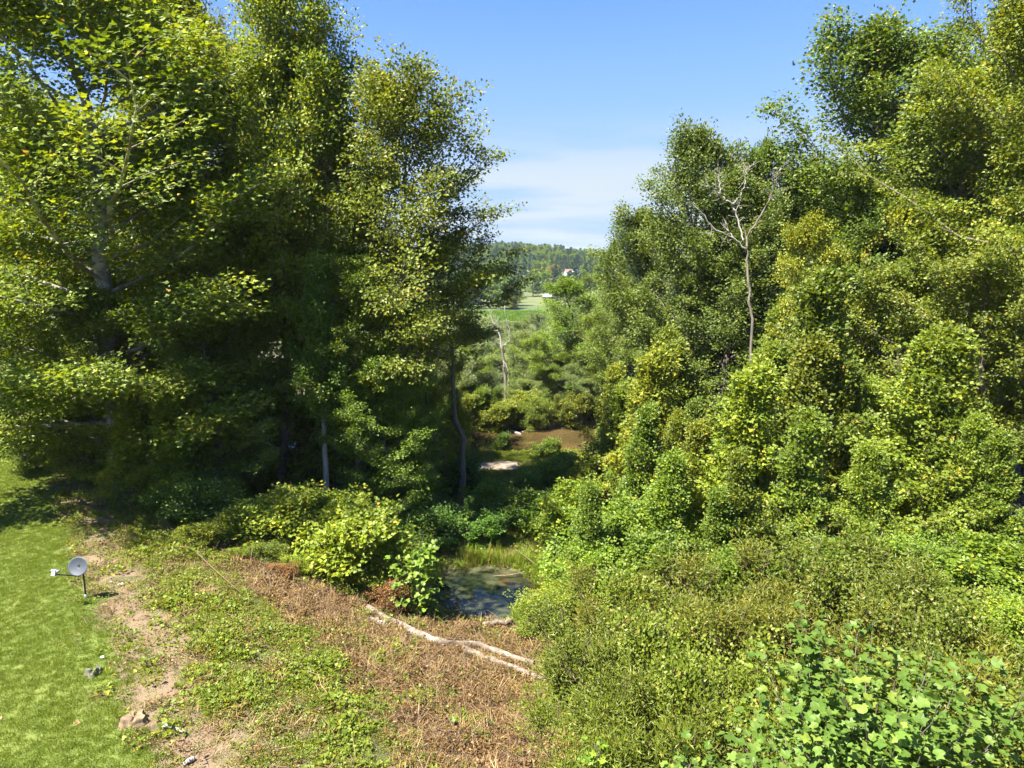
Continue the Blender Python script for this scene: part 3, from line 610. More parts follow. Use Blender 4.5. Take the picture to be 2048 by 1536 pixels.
# ---- bushes
BUSH = [
 ('bush', 'bright broad-leaved bush at the edge of the clearing below the left wood', 520, 34.5, 975, 230, (1.35, 1.3, .9)),
 ('bush', 'bright bush in front of the slim grey trunk', 680, 34.0, 975, 250, (1.4, 1.35, .9)),
 ('bush_b', 'blue-green bush between the lawn corner and the bright bushes', 370, 35.5, 940, 230, (.85, 1.1, 1.0)),
 ('bush_b', 'low yellow-green bush at the left end of the clearing', 380, 32, 1050, 210, (1.3, 1.2, .7)),
 ('bush_b', 'low bush below the bright broad-leaved bush', 520, 32.5, 1090, 200, (1.1, 1.15, .8)),
 ('bush_b', 'low bush between the brown brush and the bush by the grey trunk', 660, 32.5, 1100, 200, (1.15, 1.2, .8)),
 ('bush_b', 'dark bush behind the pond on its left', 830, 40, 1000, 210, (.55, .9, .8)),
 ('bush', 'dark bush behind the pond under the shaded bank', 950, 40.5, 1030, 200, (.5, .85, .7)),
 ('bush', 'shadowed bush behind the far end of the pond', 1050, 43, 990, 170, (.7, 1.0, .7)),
 ('bush', 'bush with dark blue-green leaves beside the sandy track', 905, 52, 900, 120, (.6, .95, .9)),
 ('bush', 'dark little bush right of the sandy track', 1040, 49, 945, 90, (.75, 1.0, .8)),
 ('bush', 'small bush standing at the water in the middle of the river view', 997, 65, 860, 44, (.7, .95, .8)),
 ('bush', 'small bush on the river bank at the right of the water', 1090, 62, 873, 60, (.95, 1.1, .8)),
 ('bush', 'bright bush on the bank right of the sandy track', 1110, 55, 900, 100, (1.2, 1.3, .9)),
 ('bush', 'light green bush right of the pond', 1150, 33.5, 1085, 150, (1.1, 1.3, .9)),
 ('bush_b', 'yellow-green low bush along the right rim of the pond', 1110, 31, 1175, 190, (1.3, 1.3, .8)),
 ('bush', 'bush at the foot of the right bank above the tall weeds', 1290, 31.5, 1080, 200, (1.0, 1.2, .85)),
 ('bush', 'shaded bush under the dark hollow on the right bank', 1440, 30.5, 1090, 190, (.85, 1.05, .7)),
 ('bush', 'bush below the wide sapling on the right', 1640, 29, 1080, 220, (.95, 1.15, .85)),
 ('bush', 'leafy bush at the right edge above the weeds', 1990, 27, 1080, 260, (1.05, 1.2, .8)),
 ('bush_b', 'bush with small leaves right of the tall weeds', 1850, 29, 1060, 230, (1.0, 1.2, .8)),
 ('bush_b', 'low bush at the right edge, halfway down', 2060, 23, 1190, 260, (1.1, 1.2, .7)),
 ('bush', 'bush between the pond and the right bank of saplings', 1210, 37, 980, 190, (1.1, 1.3, .9)),
 ('bush', 'bush on the rise behind the pond, in full sun', 1120, 40, 960, 150, (1.2, 1.3, .8)),
 ('bush', 'bright bush at the left foot of the slim grey trunk', 600, 34.5, 985, 200, (1.3, 1.3, .9)),
 ('bush_b', 'light green bush between brown bush and sycamore sapling', 770, 32.5, 1060, 170, (1.2, 1.3, .85)),
 ('bush', 'mid-green bush at the top of the brown brush', 450, 34, 1010, 200, (1.2, 1.3, .9)),
 ('bush_b', 'yellow-green low bush at the top edge of the clearing, second from the left', 455, 31.5, 1120, 170, (1.3, 1.3, .8)),
 ('bush_b', 'spreading low bush over the upper edge of the brush, in the middle', 590, 31.5, 1120, 190, (1.3, 1.3, .8)),
 ('bush_b', 'low bush beside the upper end of the long log', 705, 31.5, 1140, 150, (1.25, 1.25, .8)),
 ('bush', 'green bush over the corner where lawn meets wood', 310, 36, 960, 190, (1.15, 1.3, .95)),
 ('bush', 'light bush right behind the far end of the pond', 1010, 44, 985, 110, (1.0, 1.2, .8)),
 ('bush', 'bush on the flat between the pond and the sandy track', 960, 47, 962, 110, (1.0, 1.2, .8)),
 ('bush_b', 'light low bush just in front of the sandy track', 1045, 53, 948, 80, (1.2, 1.3, .8)),
 ('bush', 'bush beside the sandy track where it meets the right bank', 1080, 52, 925, 100, (1.1, 1.25, .8)),
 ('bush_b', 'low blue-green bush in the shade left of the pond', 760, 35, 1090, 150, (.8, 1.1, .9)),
]
for k_, lb, u_, d_, v_, w_, c_ in BUSH: T(k_, 'bush', 'bush', lb, u_, d_, v_, w_, None, c_, 'bushes round the clearing')
for lb, u_, d_, v_, w_ in (('dead bush with rust-brown leaves at the foot of the sycamore sapling', 775, 31.0, 1165, 120), ('dead brown bush standing in the brush below the low bushes', 545, 30.5, 1145, 120),
                           ('reddish-brown dead weeds on the right side of the clearing', 1275, 25.5, 1240, 90)):
    T('bush_b', 'dead_bush', 'bush', lb, u_, d_, v_, w_, None, (1, .85, .75), None, mat=M_dead)
# ---- tall weed clumps
TH = [(1180, 25, 1250, 260), (1330, 26, 1200, 300), (1500, 25.5, 1150, 320), (1250, 21.5, 1310, 300), (1420, 22, 1270, 320), (1600, 23, 1230, 320),
      (1750, 26, 1080, 320), (1820, 23, 1150, 320), (1700, 21, 1280, 340), (1330, 18, 1400, 320), (1520, 18.5, 1360, 340), (1920, 20.5, 1260, 340),
      (1190, 17, 1460, 280), (1900, 26, 1160, 300), (1620, 27, 1110, 280), (1400, 28, 1150, 260), (2060, 19, 1330, 320), (1240, 28.5, 1160, 220)]
for n_, (u_, d_, v_, w_) in enumerate(TH):
    T('thicket' if n_ % 3 != 1 else 'thicket_b', 'tall_weeds', 'weeds', 'clump of tall narrow-leaved weeds in the thicket right of the clearing', u_, d_, v_, w_, None,
      [(1.1, 1.2, .8), (1.2, 1.35, .9), (1.3, 1.2, .8)][n_ % 3], 'tall weed clumps right of the clearing')

# ------------------------------------------------------------------ the foreground tulip tree and the broad-leaved saplings
def big_leaf_mesh(shape, tint, seed):
    rg = np.random.default_rng(seed); v, t = shape
    v = v.copy(); v[1:, 2] += rg.normal(0, .03, len(v) - 1); v[:, 2] -= .12 * v[:, 0] ** 2
    return np_mesh('leaf', v, t, M_big, np.clip(tint + rg.normal(0, .02, len(t)), 0, .93))
M_big = leaf_material('leaf_broad', [(0, (.070, .135, .022)), (.4, (.11, .19, .030)), (.75, (.155, .235, .040)), (.93, (.22, .27, .04)), (1, (.3, .2, .04))], trans=.4, gloss=.02, rough=.45)
LM = {}
for nm_, sh_ in (('tulip', TULIP), ('maple', MAPLE)):
    LM[nm_] = [big_leaf_mesh(sh_, t_, k_) for k_, t_ in enumerate((.10, .25, .4, .55, .7, .85))]
def broad_leaved(name, label, cat, shape, base, Hh, prof, n_br, n_lf, size, seed, base_t=.1, r0=.06, n_obj=300, color=(1, 1, 1), group=None, lean=(0, 0)):
    rg = np.random.default_rng(seed)
    e = link(bpy.data.objects.new(name, None)); e.location = base; tag(e, label, cat, group)
    tt = np.linspace(0, 1, 12); w = np.cumsum(rg.normal(0, .05, (12, 2)), 0)
    tr = np.stack([w[:, 0] + lean[0] * tt, w[:, 1] + lean[1] * tt, Hh * tt], -1); woods = [(tr, r0 * (1 - tt) ** .8 + .01)]
    pos, ax, nr = [], [], []; az = 0
    for b_ in range(n_br):
        f = (b_ + rg.uniform(0, .9)) / n_br; t = base_t + (1 - base_t) * f
        p0 = np.array([np.interp(t, tt, tr[:, k]) for k in range(3)]); az += 2.4 + rg.normal(0, .4)
        L_ = prof(f) * rg.uniform(.7, 1.15); el0 = R(25 + 40 * f); u = np.linspace(0, 1, 8)
        sg = np.stack([np.cos(az) * np.cos(el0 + .4 * u), np.sin(az) * np.cos(el0 + .4 * u), np.sin(el0 + .4 * u)], -1) + rg.normal(0, .09, (8, 3))
        pts = p0 + np.concatenate([[np.zeros(3)], np.cumsum(sg[:-1], 0)]) * L_ / 7
        woods.append((pts, .016 * (1 - u) + .005))
        m_ = max(4, int(n_lf * L_ / prof(.3) * rg.uniform(.7, 1.3)))
        s = rg.uniform(.12, 1.0, m_) ** .7
        pp = np.stack([np.interp(s, u, pts[:, k]) for k in range(3)], -1)
        side = norm(np.stack([rg.normal(0, 1, m_), rg.normal(0, 1, m_), rg.normal(.2, .5, m_)], -1))
        off = side * (size * rg.uniform(.5, 2.0, m_))[:, None]
        pos.append(pp + off); ax.append(norm(side + np.array((0, 0, -.25)))); nr.append(norm(np.array((0, 0, 1.)) + .5 * side + rg.normal(0, .38, (m_, 3))))
    pos = np.concatenate(pos); ax = np.concatenate(ax); nr = np.concatenate(nr)
    sd = norm(np.cross(nr, ax)); nn = np.cross(ax, sd); sz = size * rg.uniform(.6, 1.2, len(pos)); ti = np.clip(rg.normal(.45, .25, len(pos)), 0, .92)
    wpos = pos + np.array(base); key = np.linalg.norm(wpos - np.array((0, 0, CAMZ)), axis=1)
    order = np.argsort(key); pick = order[:n_obj]; rest = order[n_obj:]
    V_, Q_ = tubes(woods, 6); link(bpy.data.objects.new('trunk', np_mesh('trunk', V_, Q_, M_bark, smooth=True)), e)
    for k in pick:
        o = bpy.data.objects.new('leaf', LM[shape][min(5, int(ti[k] * 6))]); link(o, e); o.color = (*color, 1)
        m4 = np.eye(4); m4[:3, 0] = ax[k] * sz[k]; m4[:3, 1] = sd[k] * sz[k]; m4[:3, 2] = nn[k] * sz[k]; m4[:3, 3] = pos[k]
        o.matrix_local = Matrix(m4.tolist())
    if len(rest):
        V_, T_, tf = leaf_arrays(pos[rest], ax[rest], nr[rest], sz[rest], ti[rest], TULIP if shape == 'tulip' else MAPLE)
        o = link(bpy.data.objects.new('leaves', np_mesh('leaves', V_, T_, M_big, tf)), e); o.color = (*color, 1); o['kind'] = 'stuff'
    return e
def ground_at(x, y, dz=0): return (x, y, float(height(x, y)) + dz)
broad_leaved('tulip_sapling', 'tulip tree sapling with big notched leaves nearest the camera, lower right corner', 'tree', 'tulip',
             ground_at(6.6, 11.5, -.1), 6.15, dome(3.7, .6, .85), 105, 74, .18, 3, base_t=.42, r0=.09)
broad_leaved('tulip_sapling', 'smaller tulip tree sapling left of the biggest-leaved one, at the bottom edge', 'tree', 'tulip',
             ground_at(3.7, 11.8, -.1), 5.0, dome(1.3, .4, .8), 22, 20, .18, 8, base_t=.4, r0=.05, n_obj=120)
broad_leaved('tulip_sapling', 'sprig of bright tulip tree leaves at the bottom edge between thicket and clearing', 'tree', 'tulip',
             ground_at(2.4, 15.6, -.1), 2.9, dome(.55, .4, .8), 9, 9, .20, 9, base_t=.4, r0=.02, n_obj=60, color=(1.2, 1.25, .8))
def gp(u, v):
    """where the line of sight through photo pixel (u, v) meets the ground"""
    o = np.array((0, 0, CAMZ)); dr = P(u, v, 1) - o; lo, hi = 5., 400.
    ds = np.linspace(5, 140, 2000); pts = o + ds[:, None] * dr; below = pts[:, 2] < height(pts[:, 0], pts[:, 1])
    k = int(np.argmax(below)) if below.any() else -1
    return pts[k]
b_ = gp(838, 1238)
broad_leaved('sycamore_sapling', 'sycamore sapling with large pale leaves standing left of the pond', 'tree', 'maple',
             ground_at(b_[0], b_[1], -.1), 3.5, dome(1.35, .3, .9), 30, 20, .27, 21, base_t=.05, r0=.04, n_obj=290, color=(1.15, 1.1, .75), lean=(.2, 0))
b_ = gp(1105, 1150)
broad_leaved('sycamore_sapling', 'low sapling with large leaves on the right bank of the pond', 'tree', 'maple',
             ground_at(b_[0], b_[1], -.1), 2.2, dome(.9, .3, .9), 18, 14, .20, 22, base_t=.05, r0=.03, n_obj=150, color=(1.1, 1.15, .8))

# ------------------------------------------------------------------ bleached trees
def bare_tree(name, label, d, polys, mat, seed):
    rg = np.random.default_rng(seed); b0 = P(*polys[0][0][0][:2], d); z = float(height(b0[0], b0[1]))
    e = link(bpy.data.objects.new(name, None)); base = np.array((b0[0], b0[1], z)); e.location = base; tag(e, label, 'dead tree')
    for k, (pts, rad, part, mt) in enumerate(polys):
        W = np.array([P(u, v, d + dd) for u, v, dd in pts]) - base
        if k == 0: W[0] = (0, 0, -.2)
        # more points along the limb, with a little crookedness
        s = np.linspace(0, len(W) - 1, len(W) * 4); Wn = np.stack([np.interp(s, range(len(W)), W[:, c_]) for c_ in range(3)], -1)
        jit = rg.normal(0, .05, Wn.shape); jit[0] = 0; Wn += jit; rr_ = np.linspace(rad[0], rad[1], len(Wn)) * .66
        tw = [(Wn, rr_)]
        for q_ in range(3, len(Wn)):
            if part != 'trunk' and rg.uniform() < .75:
                dv = norm(Wn[q_] - Wn[q_ - 1] + rg.normal(0, .35, 3)) * rg.uniform(.35, 1.3); m1 = Wn[q_] + dv * .5 + rg.normal(0, .08, 3)
                tw.append((np.array([Wn[q_], m1, Wn[q_] + dv + (0, 0, .1)]), np.array([rr_[q_] * .45, .014, .006])))
                if rg.uniform() < .6: tw.append((np.array([m1, m1 + rg.normal(0, .25, 3) + (0, 0, .15)]), np.array([.012, .005])))
        V_, Q_ = tubes(tw, 7)
        link(bpy.data.objects.new(part, np_mesh(part, V_, Q_, mt, smooth=True)), e)
bare_tree('dead_tree', 'bare forked tree with bleached white limbs standing against the dark right wood', 52.5, [
    ([(1508, 690, 0), (1505, 640, 0), (1498, 590, 0), (1495, 548, 0), (1494, 500, 0)], (.17, .12), 'trunk', M_red),
    ([(1494, 505, 0), (1494, 470, .2), (1515, 441, .5), (1541, 395, .6), (1547, 366, .4), (1556, 348, .2), (1574, 322, .4)], (.14, .03), 'limb', M_bark),
    ([(1547, 368, .4), (1556, 348, .3), (1574, 318, .1)], (.06, .02), 'limb', M_white),
    ([(1541, 398, .6), (1562, 384, .9), (1578, 372, 1.1)], (.05, .015), 'branch', M_white),
    ([(1494, 502, 0), (1469, 477, -.4), (1430, 460, -.8), (1401, 425, -1), (1378, 400, -1.2)], (.11, .025), 'limb', M_white),
    ([(1469, 477, -.4), (1458, 462, -.1), (1452, 455, 0)], (.05, .02), 'branch', M_white),
    ([(1487, 480, .2), (1476, 438, .3), (1463, 408, .3)], (.11, .09), 'limb', M_white),
    ([(1463, 408, .3), (1452, 398, .2), (1438, 386, 0), (1425, 374, -.2), (1401, 369, -.5)], (.085, .025), 'limb', M_white),
    ([(1440, 386, 0), (1440, 370, .2), (1434, 352, .3), (1424, 340, .2)], (.055, .02), 'branch', M_white),
    ([(1463, 408, .3), (1480, 394, .1), (1490, 370, 0), (1492, 352, 0), (1478, 330, -.2)], (.075, .025), 'limb', M_white),
    ([(1490, 350, 0), (1495, 338, .2), (1493, 332, .2)], (.035, .015), 'branch', M_white)], M_white, 1)
bare_tree('dead_tree', 'small bleached snag with twisted bare branches beyond the river', 80, [
    ([(1013, 800, 0), (1011, 766, 0), (1008, 730, 0), (1004, 693, 0)], (.30, .20), 'trunk', M_red),
    ([(1004, 695, 0), (999, 668, 0), (990, 650, .2), (983, 638, .3), (981, 622, .4)], (.15, .035), 'limb', M_white),
    ([(999, 670, 0), (1002, 655, -.2), (995, 641, -.4), (985, 630, -.4)], (.10, .03), 'limb', M_white),
    ([(1004, 697, 0), (988, 682, -.3), (978, 670, -.6), (973, 660, -.6)], (.09, .02), 'limb', M_white),
    ([(1004, 697, 0), (1012, 686, .2), (1020, 680, .3)], (.11, .04), 'limb', M_white),
    ([(1018, 684, .2), (1019, 660, .2), (1013, 640, .3), (1008, 616, .3)], (.06, .02), 'branch', M_white),
    ([(1006, 720, 0), (1016, 738, -.4), (1017, 770, -.4)], (.06, .03), 'branch', M_white)], M_white, 2)
# the slim grey trunk below the left wood and the pale arching limbs at the top of the view
def stem(name, label, cat, pts, r, mt, sides=9):
    W = np.array(pts); s = np.linspace(0, len(W) - 1, len(W) * 4)
    Wn = np.stack([np.interp(s, range(len(W)), W[:, c_]) for c_ in range(3)], -1)
    rr = np.interp(s, np.linspace(0, len(W) - 1, len(r)), r)
    rg = np.random.default_rng(int(abs(W[0, 0]) * 100)); jit = rg.normal(0, min(r) * .25, Wn.shape); Wn += jit
    V_, Q_ = tubes([(Wn, rr)], sides)
    # round the ends off with a closing point
    nV = len(V_); V_ = np.vstack([V_, Wn[0], Wn[-1]]); n = len(Wn)
    T_ = np.concatenate([Q_[:, [0, 1, 2]], Q_[:, [0, 2, 3]], [(nV, (k + 1) % sides, k) for k in range(sides)],
                         [(nV + 1, (n - 1) * sides + k, (n - 1) * sides + (k + 1) % sides) for k in range(sides)]])
    o = link(bpy.data.objects.new(name, np_mesh(name, V_, T_, mt, smooth=True)))
    if label: tag(o, label, cat)
    return o
k_ = P(653, 985, 40.5); zb_ = float(height(k_[0], k_[1]))
M_slim = bark_material('bark_slim', (.16, .14, .11), (.30, .27, .23), (.24, .22, .18), 8, 0)
slim = link(bpy.data.objects.new('slim_tree', None)); slim.location = (k_[0], k_[1], zb_); tag(slim, 'slim young tree with a bare pale grey trunk in the shade of the left wood', 'tree')
tp = [np.array((0, 0, -.2)), P(653, 985, 40.5) - np.array((k_[0], k_[1], zb_)), P(650, 900, 40.5) - np.array((k_[0], k_[1], zb_)), P(645, 760, 40.8) - np.array((k_[0], k_[1], zb_)), P(648, 600, 41) - np.array((k_[0], k_[1], zb_))]
o = stem('trunk', None, None, tp, (.19, .17, .15, .12, .05), M_slim); o.parent = slim
o = bpy.data.objects.new('crown', PROTO['sapling_b']['crown']); link(o, slim); o.location = (-.1, .3, 7.0); o.scale = (.8, .8, 1.0); o.color = (.65, .95, .8, 1)

# ------------------------------------------------------------------ things on the ground
def ground_path(pix, lift):
    out_ = []
    for u, v in pix:
        p = gp(u, v); out_.append((p[0], p[1], float(height(p[0], p[1])) + lift))
    return out_
stem('log', 'long pale log lying from the foot of the brown bush down across the clearing', 'log', ground_path([(733, 1222), (800, 1258), (870, 1292), (960, 1300), (1068, 1336)], .17), (.17, .17, .16, .14, .12), M_log)
stem('log', 'mossy log under the long pale one, running down to its right', 'log', ground_path([(925, 1300), (965, 1322), (1010, 1335), (1095, 1368)], .13), (.15, .14, .12, .10), M_log)
stem('log', 'white-barked stub lying just below the upper end of the long log', 'log', ground_path([(737, 1243), (778, 1262)], .15), (.15, .14), M_white)
stem('log', 'short thick log half hidden in brush at the near edge of the pond', 'log', ground_path([(968, 1256), (1024, 1252)], .2), (.13, .12), M_log)
stem('fallen_branch', 'thin bare branch arching over the far right corner of the pond', 'branch',
     [np.array(gp(1008, 1130)) + (0, 0, .5), np.array(gp(1035, 1130)) + (0, 0, .9), np.array(gp(1072, 1140)) + (0, 0, .3)], (.015, .022, .025), M_twig, 6)
stem('fallen_branch', 'thin stick lying in the shallow water at the far side of the pond', 'branch',
     [P(985, 1152, 38.6), P(1020, 1150, 38.5), P(1048, 1144, 38.6)], (.02, .035, .03), M_twig, 5)
stem('driftwood', 'pale driftwood trunk stranded on the mud of the far river bank', 'driftwood', [P(1022, 861, 76), P(1036, 866, 75), P(1042, 869, 74.5)], (.08, .15, .1), M_white, 6)
stem('driftwood', 'thinner driftwood branch lying behind the stranded trunk', 'driftwood', [P(1030, 867, 75.6), P(1052, 862, 75.8), P(1066, 858, 76)], (.10, .08, .03), M_twig, 6)
stem('fallen_branch', 'long thin bare stem slanting over the brown brush on its left', 'branch', ground_path([(385, 1205), (430, 1222), (490, 1250), (540, 1275)], .12), (.018, .018, .015, .01), M_twig, 5)
stem('fallen_branch', 'bare stem sticking out of the brush below the low yellow-green bush', 'branch', ground_path([(395, 1120), (425, 1150), (480, 1200)], .35), (.018, .016, .01), M_twig, 5)
stem('wood_scrap', 'grey split piece of wood lying right of the big stump', 'wood', ground_path([(325, 1456), (345, 1462), (372, 1470)], .06), (.10, .06, .03), M_white, 6)
stem('wood_scrap', 'grey chunk of wood on the bare soil at the bottom edge', 'wood', ground_path([(368, 1532), (388, 1524)], .06), (.05, .07), M_white, 6)
stem('wood_scrap', 'pale broken wood piece at the right end of the logs', 'wood', ground_path([(1115, 1332), (1130, 1320)], .12), (.08, .10), M_white, 6)
rg = np.random.default_rng(77)
M_stump = plain('stump_wood', (.21, .145, .08), .9, 0, (.12, .08, .045), 9, .5)
M_stumpold = plain('stump_mossy', (.14, .13, .09), .95, 0, (.06, .075, .03), 12, .6)
def stump(label, u, v, r, h, mt, seed, ragged=.35):
    rg = np.random.default_rng(seed); p = gp(u, v); n = 28; VV = []
    a = np.linspace(0, 2 * math.pi, n, endpoint=False)
    lob = 1 + .16 * np.sin(a * 3 + seed) + .10 * np.sin(a * 5 + 2) + rg.normal(0, .03, n)
    top = h * (1 + ragged * (vnoise(a * 2.2, a * 0 + seed) - .5) * 2)
    for f, k in ((1.35, -.15), (1.15, .2), (1.04, .5), (1.0, .85), (.96, 1.0)):
        VV.append(np.stack([np.cos(a) * r * lob * f, np.sin(a) * r * lob * f, (top * k) if k > 0 else np.full(n, -.1)], -1))
    for f in (.7, .35):
        VV.append(np.stack([np.cos(a) * r * lob * f, np.sin(a) * r * lob * f, top * (.96 - .10 * (1 - f)) + rg.normal(0, h * .05, n)], -1))
    VV.append(np.array([(0, 0, h * .85)])); V_ = np.concatenate(VV)
    T_ = []
    for rr in range(6):
        for k in range(n):
            a1, a2, b1, b2 = rr * n + k, rr * n + (k + 1) % n, (rr + 1) * n + k, (rr + 1) * n + (k + 1) % n; T_ += [(a1, a2, b2), (a1, b2, b1)]
    T_ += [(6 * n + k, 6 * n + (k + 1) % n, 7 * n) for k in range(n)]
    o = link(bpy.data.objects.new('tree_stump', np_mesh('tree_stump', V_, np.array(T_), mt))); o.location = (p[0], p[1], float(height(p[0], p[1]))); tag(o, label, 'stump')
stump('pale freshly cut stump with jagged rim on bare soil at the lawn edge', 270, 1446, .27, .20, M_stump, 3, .22)
stump('low grey mossy stump on the soil strip below the dish', 187, 1350, .20, .14, M_stumpold, 5, .8)
def scrap(label, cat, u, v, s, mt, seed):
    rg = np.random.default_rng(seed); p = gp(u, v); g = np.linspace(-1, 1, 5); gx_, gy_ = np.meshgrid(g, g)
    V_ = np.stack([gx_ * s + rg.normal(0, s * .15, gx_.shape), gy_ * s * .7 + rg.normal(0, s * .15, gx_.shape), np.abs(rg.normal(0, s * .5, gx_.shape)) + .06], -1).reshape(-1, 3)
    T_ = np.array([(r * 5 + c_, r * 5 + c_ + 1, r * 5 + c_ + 6, r * 5 + c_ + 5) for r in range(4) for c_ in range(4)])
    o = link(bpy.data.objects.new('litter', np_mesh('litter', V_, T_, mt))); o.location = (p[0], p[1], float(height(p[0], p[1]))); tag(o, label, cat)
M_wp = plain('white_plastic', (.45, .46, .45), .5); M_bp = plain('blue_plastic', (.15, .45, .65), .4)
scrap('crumpled white plastic scrap on the soil right of the dish', 'litter', 243, 1173, .10, M_wp, 1)
scrap('small white paper bit on the soil nearest the dish post', 'litter', 222, 1167, .05, M_wp, 2)
scrap('pale chip lying on the soil strip above the mossy stump', 'litter', 205, 1320, .06, M_wp, 3)
scrap('bright blue plastic bit in the weeds at the bottom', 'litter', 494, 1429, .06, M_bp, 4)

# ---- satellite dish
dp = gp(172, 1196); dz = float(height(dp[0], dp[1]))
dish = link(bpy.data.objects.new('satellite_dish', None)); dish.location = (dp[0], dp[1], dz); tag(dish, 'grey satellite dish on a short dark pole standing on the lawn edge', 'satellite dish')
M_dish = plain('dish_grey', (.050, .061, .075), .6, 0, (.036, .045, .056), 3); M_dk = plain('dish_metal', (.05, .055, .06), .5, .5); M_lt = plain('receiver_white', (.30, .31, .33), .45)
M_cab = plain('cable_black', (.02, .02, .02), .5); M_foot = plain('foot_blue_grey', (.25, .33, .38), .5)
def part(name, V_, T_, mt, smooth=True, parent=dish):
    return link(bpy.data.objects.new(name, np_mesh(name, np.asarray(V_, float), np.asarray(T_), mt, smooth=smooth)), parent)
face = Vector((-.12, -.92, .36)).normalized()            # the way the dish looks: up and left of the camera
q_ = face.to_track_quat('Z', 'Y').to_matrix()
up_ = np.array(q_ @ Vector((0, 1, 0))); rt_ = np.array(q_ @ Vector((1, 0, 0))); fc = np.array(face)
if up_[2] < 0: up_ = -up_; rt_ = -rt_
C0 = np.array((-0.04, -.23, 1.37)); RX, RY = .40, .355
V_, T_, n = [], [], 40
for side_, k in ((0, 0), (1, -.018)):
    for ring in range(8):
        f = (ring + 1) / 8
        for a in range(n):
            an = 2 * math.pi * a / n
            V_.append(C0 + rt_ * RX * f * math.cos(an) + up_ * RY * f * math.sin(an) + fc * (.075 * f * f - .075 + k))
V_.append(C0 - fc * .075); V_.append(C0 - fc * .093)
for side_ in (0, 1):
    b = side_ * 8 * n
    for ring in range(7):
        for a in range(n):
            w_ = (b + ring * n + a, b + ring * n + (a + 1) % n, b + (ring + 1) * n + (a + 1) % n, b + (ring + 1) * n + a)
            T_ += [(w_[0], w_[1], w_[2]), (w_[0], w_[2], w_[3])]
    T_ += [(16 * n + side_, b + a, b + (a + 1) % n) for a in range(n)]
T_ += [t for a in range(n) for t in ((7 * n + a, 7 * n + (a + 1) % n, 15 * n + (a + 1) % n), (7 * n + a, 15 * n + (a + 1) % n, 15 * n + a))]
part('reflector', V_, T_, M_dish)
def bar(name, pts, r, mt, sides=8):
    W = np.array(pts, float); V_, Q_ = tubes([(W, np.full(len(W), r) if np.isscalar(r) else np.array(r))], sides)
    nV = len(V_); V_ = np.vstack([V_, W[0], W[-1]]); m_ = len(W)
    T_ = np.concatenate([Q_[:, [0, 1, 2]], Q_[:, [0, 2, 3]], [(nV, (k + 1) % sides, k) for k in range(sides)], [(nV + 1, (m_ - 1) * sides + k, (m_ - 1) * sides + (k + 1) % sides) for k in range(sides)]])
    return part(name, V_, T_, mt)
bar('pole', [(0, 0, -.1), (0, 0, .4), (0.0, 0, .8), (-.01, 0, 1.08), (-.005, .02, 1.25)], .033, M_dk)
bar('pole_foot', [(0, 0, -.02), (0, 0, .02), (0, 0, .13), (0, 0, .15)], (.055, .055, .048, .036), M_foot, 10)
bk = C0 - fc * .165
bar('mount_bracket', [np.array((-.005, .02, 1.15)), bk - up_ * .12, bk + up_ * .10], (.05, .06, .05), M_dk)
lo_ = C0 - up_ * RY * .98; lnb = C0 + fc * .55 - up_ * .10 + np.array((-.88, -.48, 0)) * .34
bar('feed_arm', [bk - up_ * .2, lo_ - fc * .02, lo_ + (lnb - lo_) * .5 - up_ * .03, lnb - up_ * .08], .024, M_dk)
for s_, (a_, b_, c_) in enumerate(((-.11, .05, 0), (0, .06, .0), (.11, .04, 0))):
    c0 = lnb + rt_ * a_ + up_ * b_
    f_ = bar('feed_horn', [c0 + fc * .05, c0 + fc * .0, c0 - fc * .05, c0 - fc * .07], (.035, .045, .05, .042), M_lt, 10)
bx_ = lnb - up_ * .05 + fc * .05
V_ = [bx_ + rt_ * a * .075 + up_ * b * .075 + fc * c_ * .04 for a in (-1, 1) for b in (-1, 1) for c_ in (-1, 1)]
part('receiver_box', V_, [(0, 1, 3, 2), (4, 6, 7, 5), (0, 4, 5, 1), (2, 3, 7, 6), (0, 2, 6, 4), (1, 5, 7, 3)], M_lt, False)
bar('cable', [np.array((-.04, -.03, 1.0)) + np.array((-.11 + .10 * math.cos(t), -.02, .02 + .13 * math.sin(t))) for t in np.linspace(0, 5.6, 18)], .008, M_cab, 5)

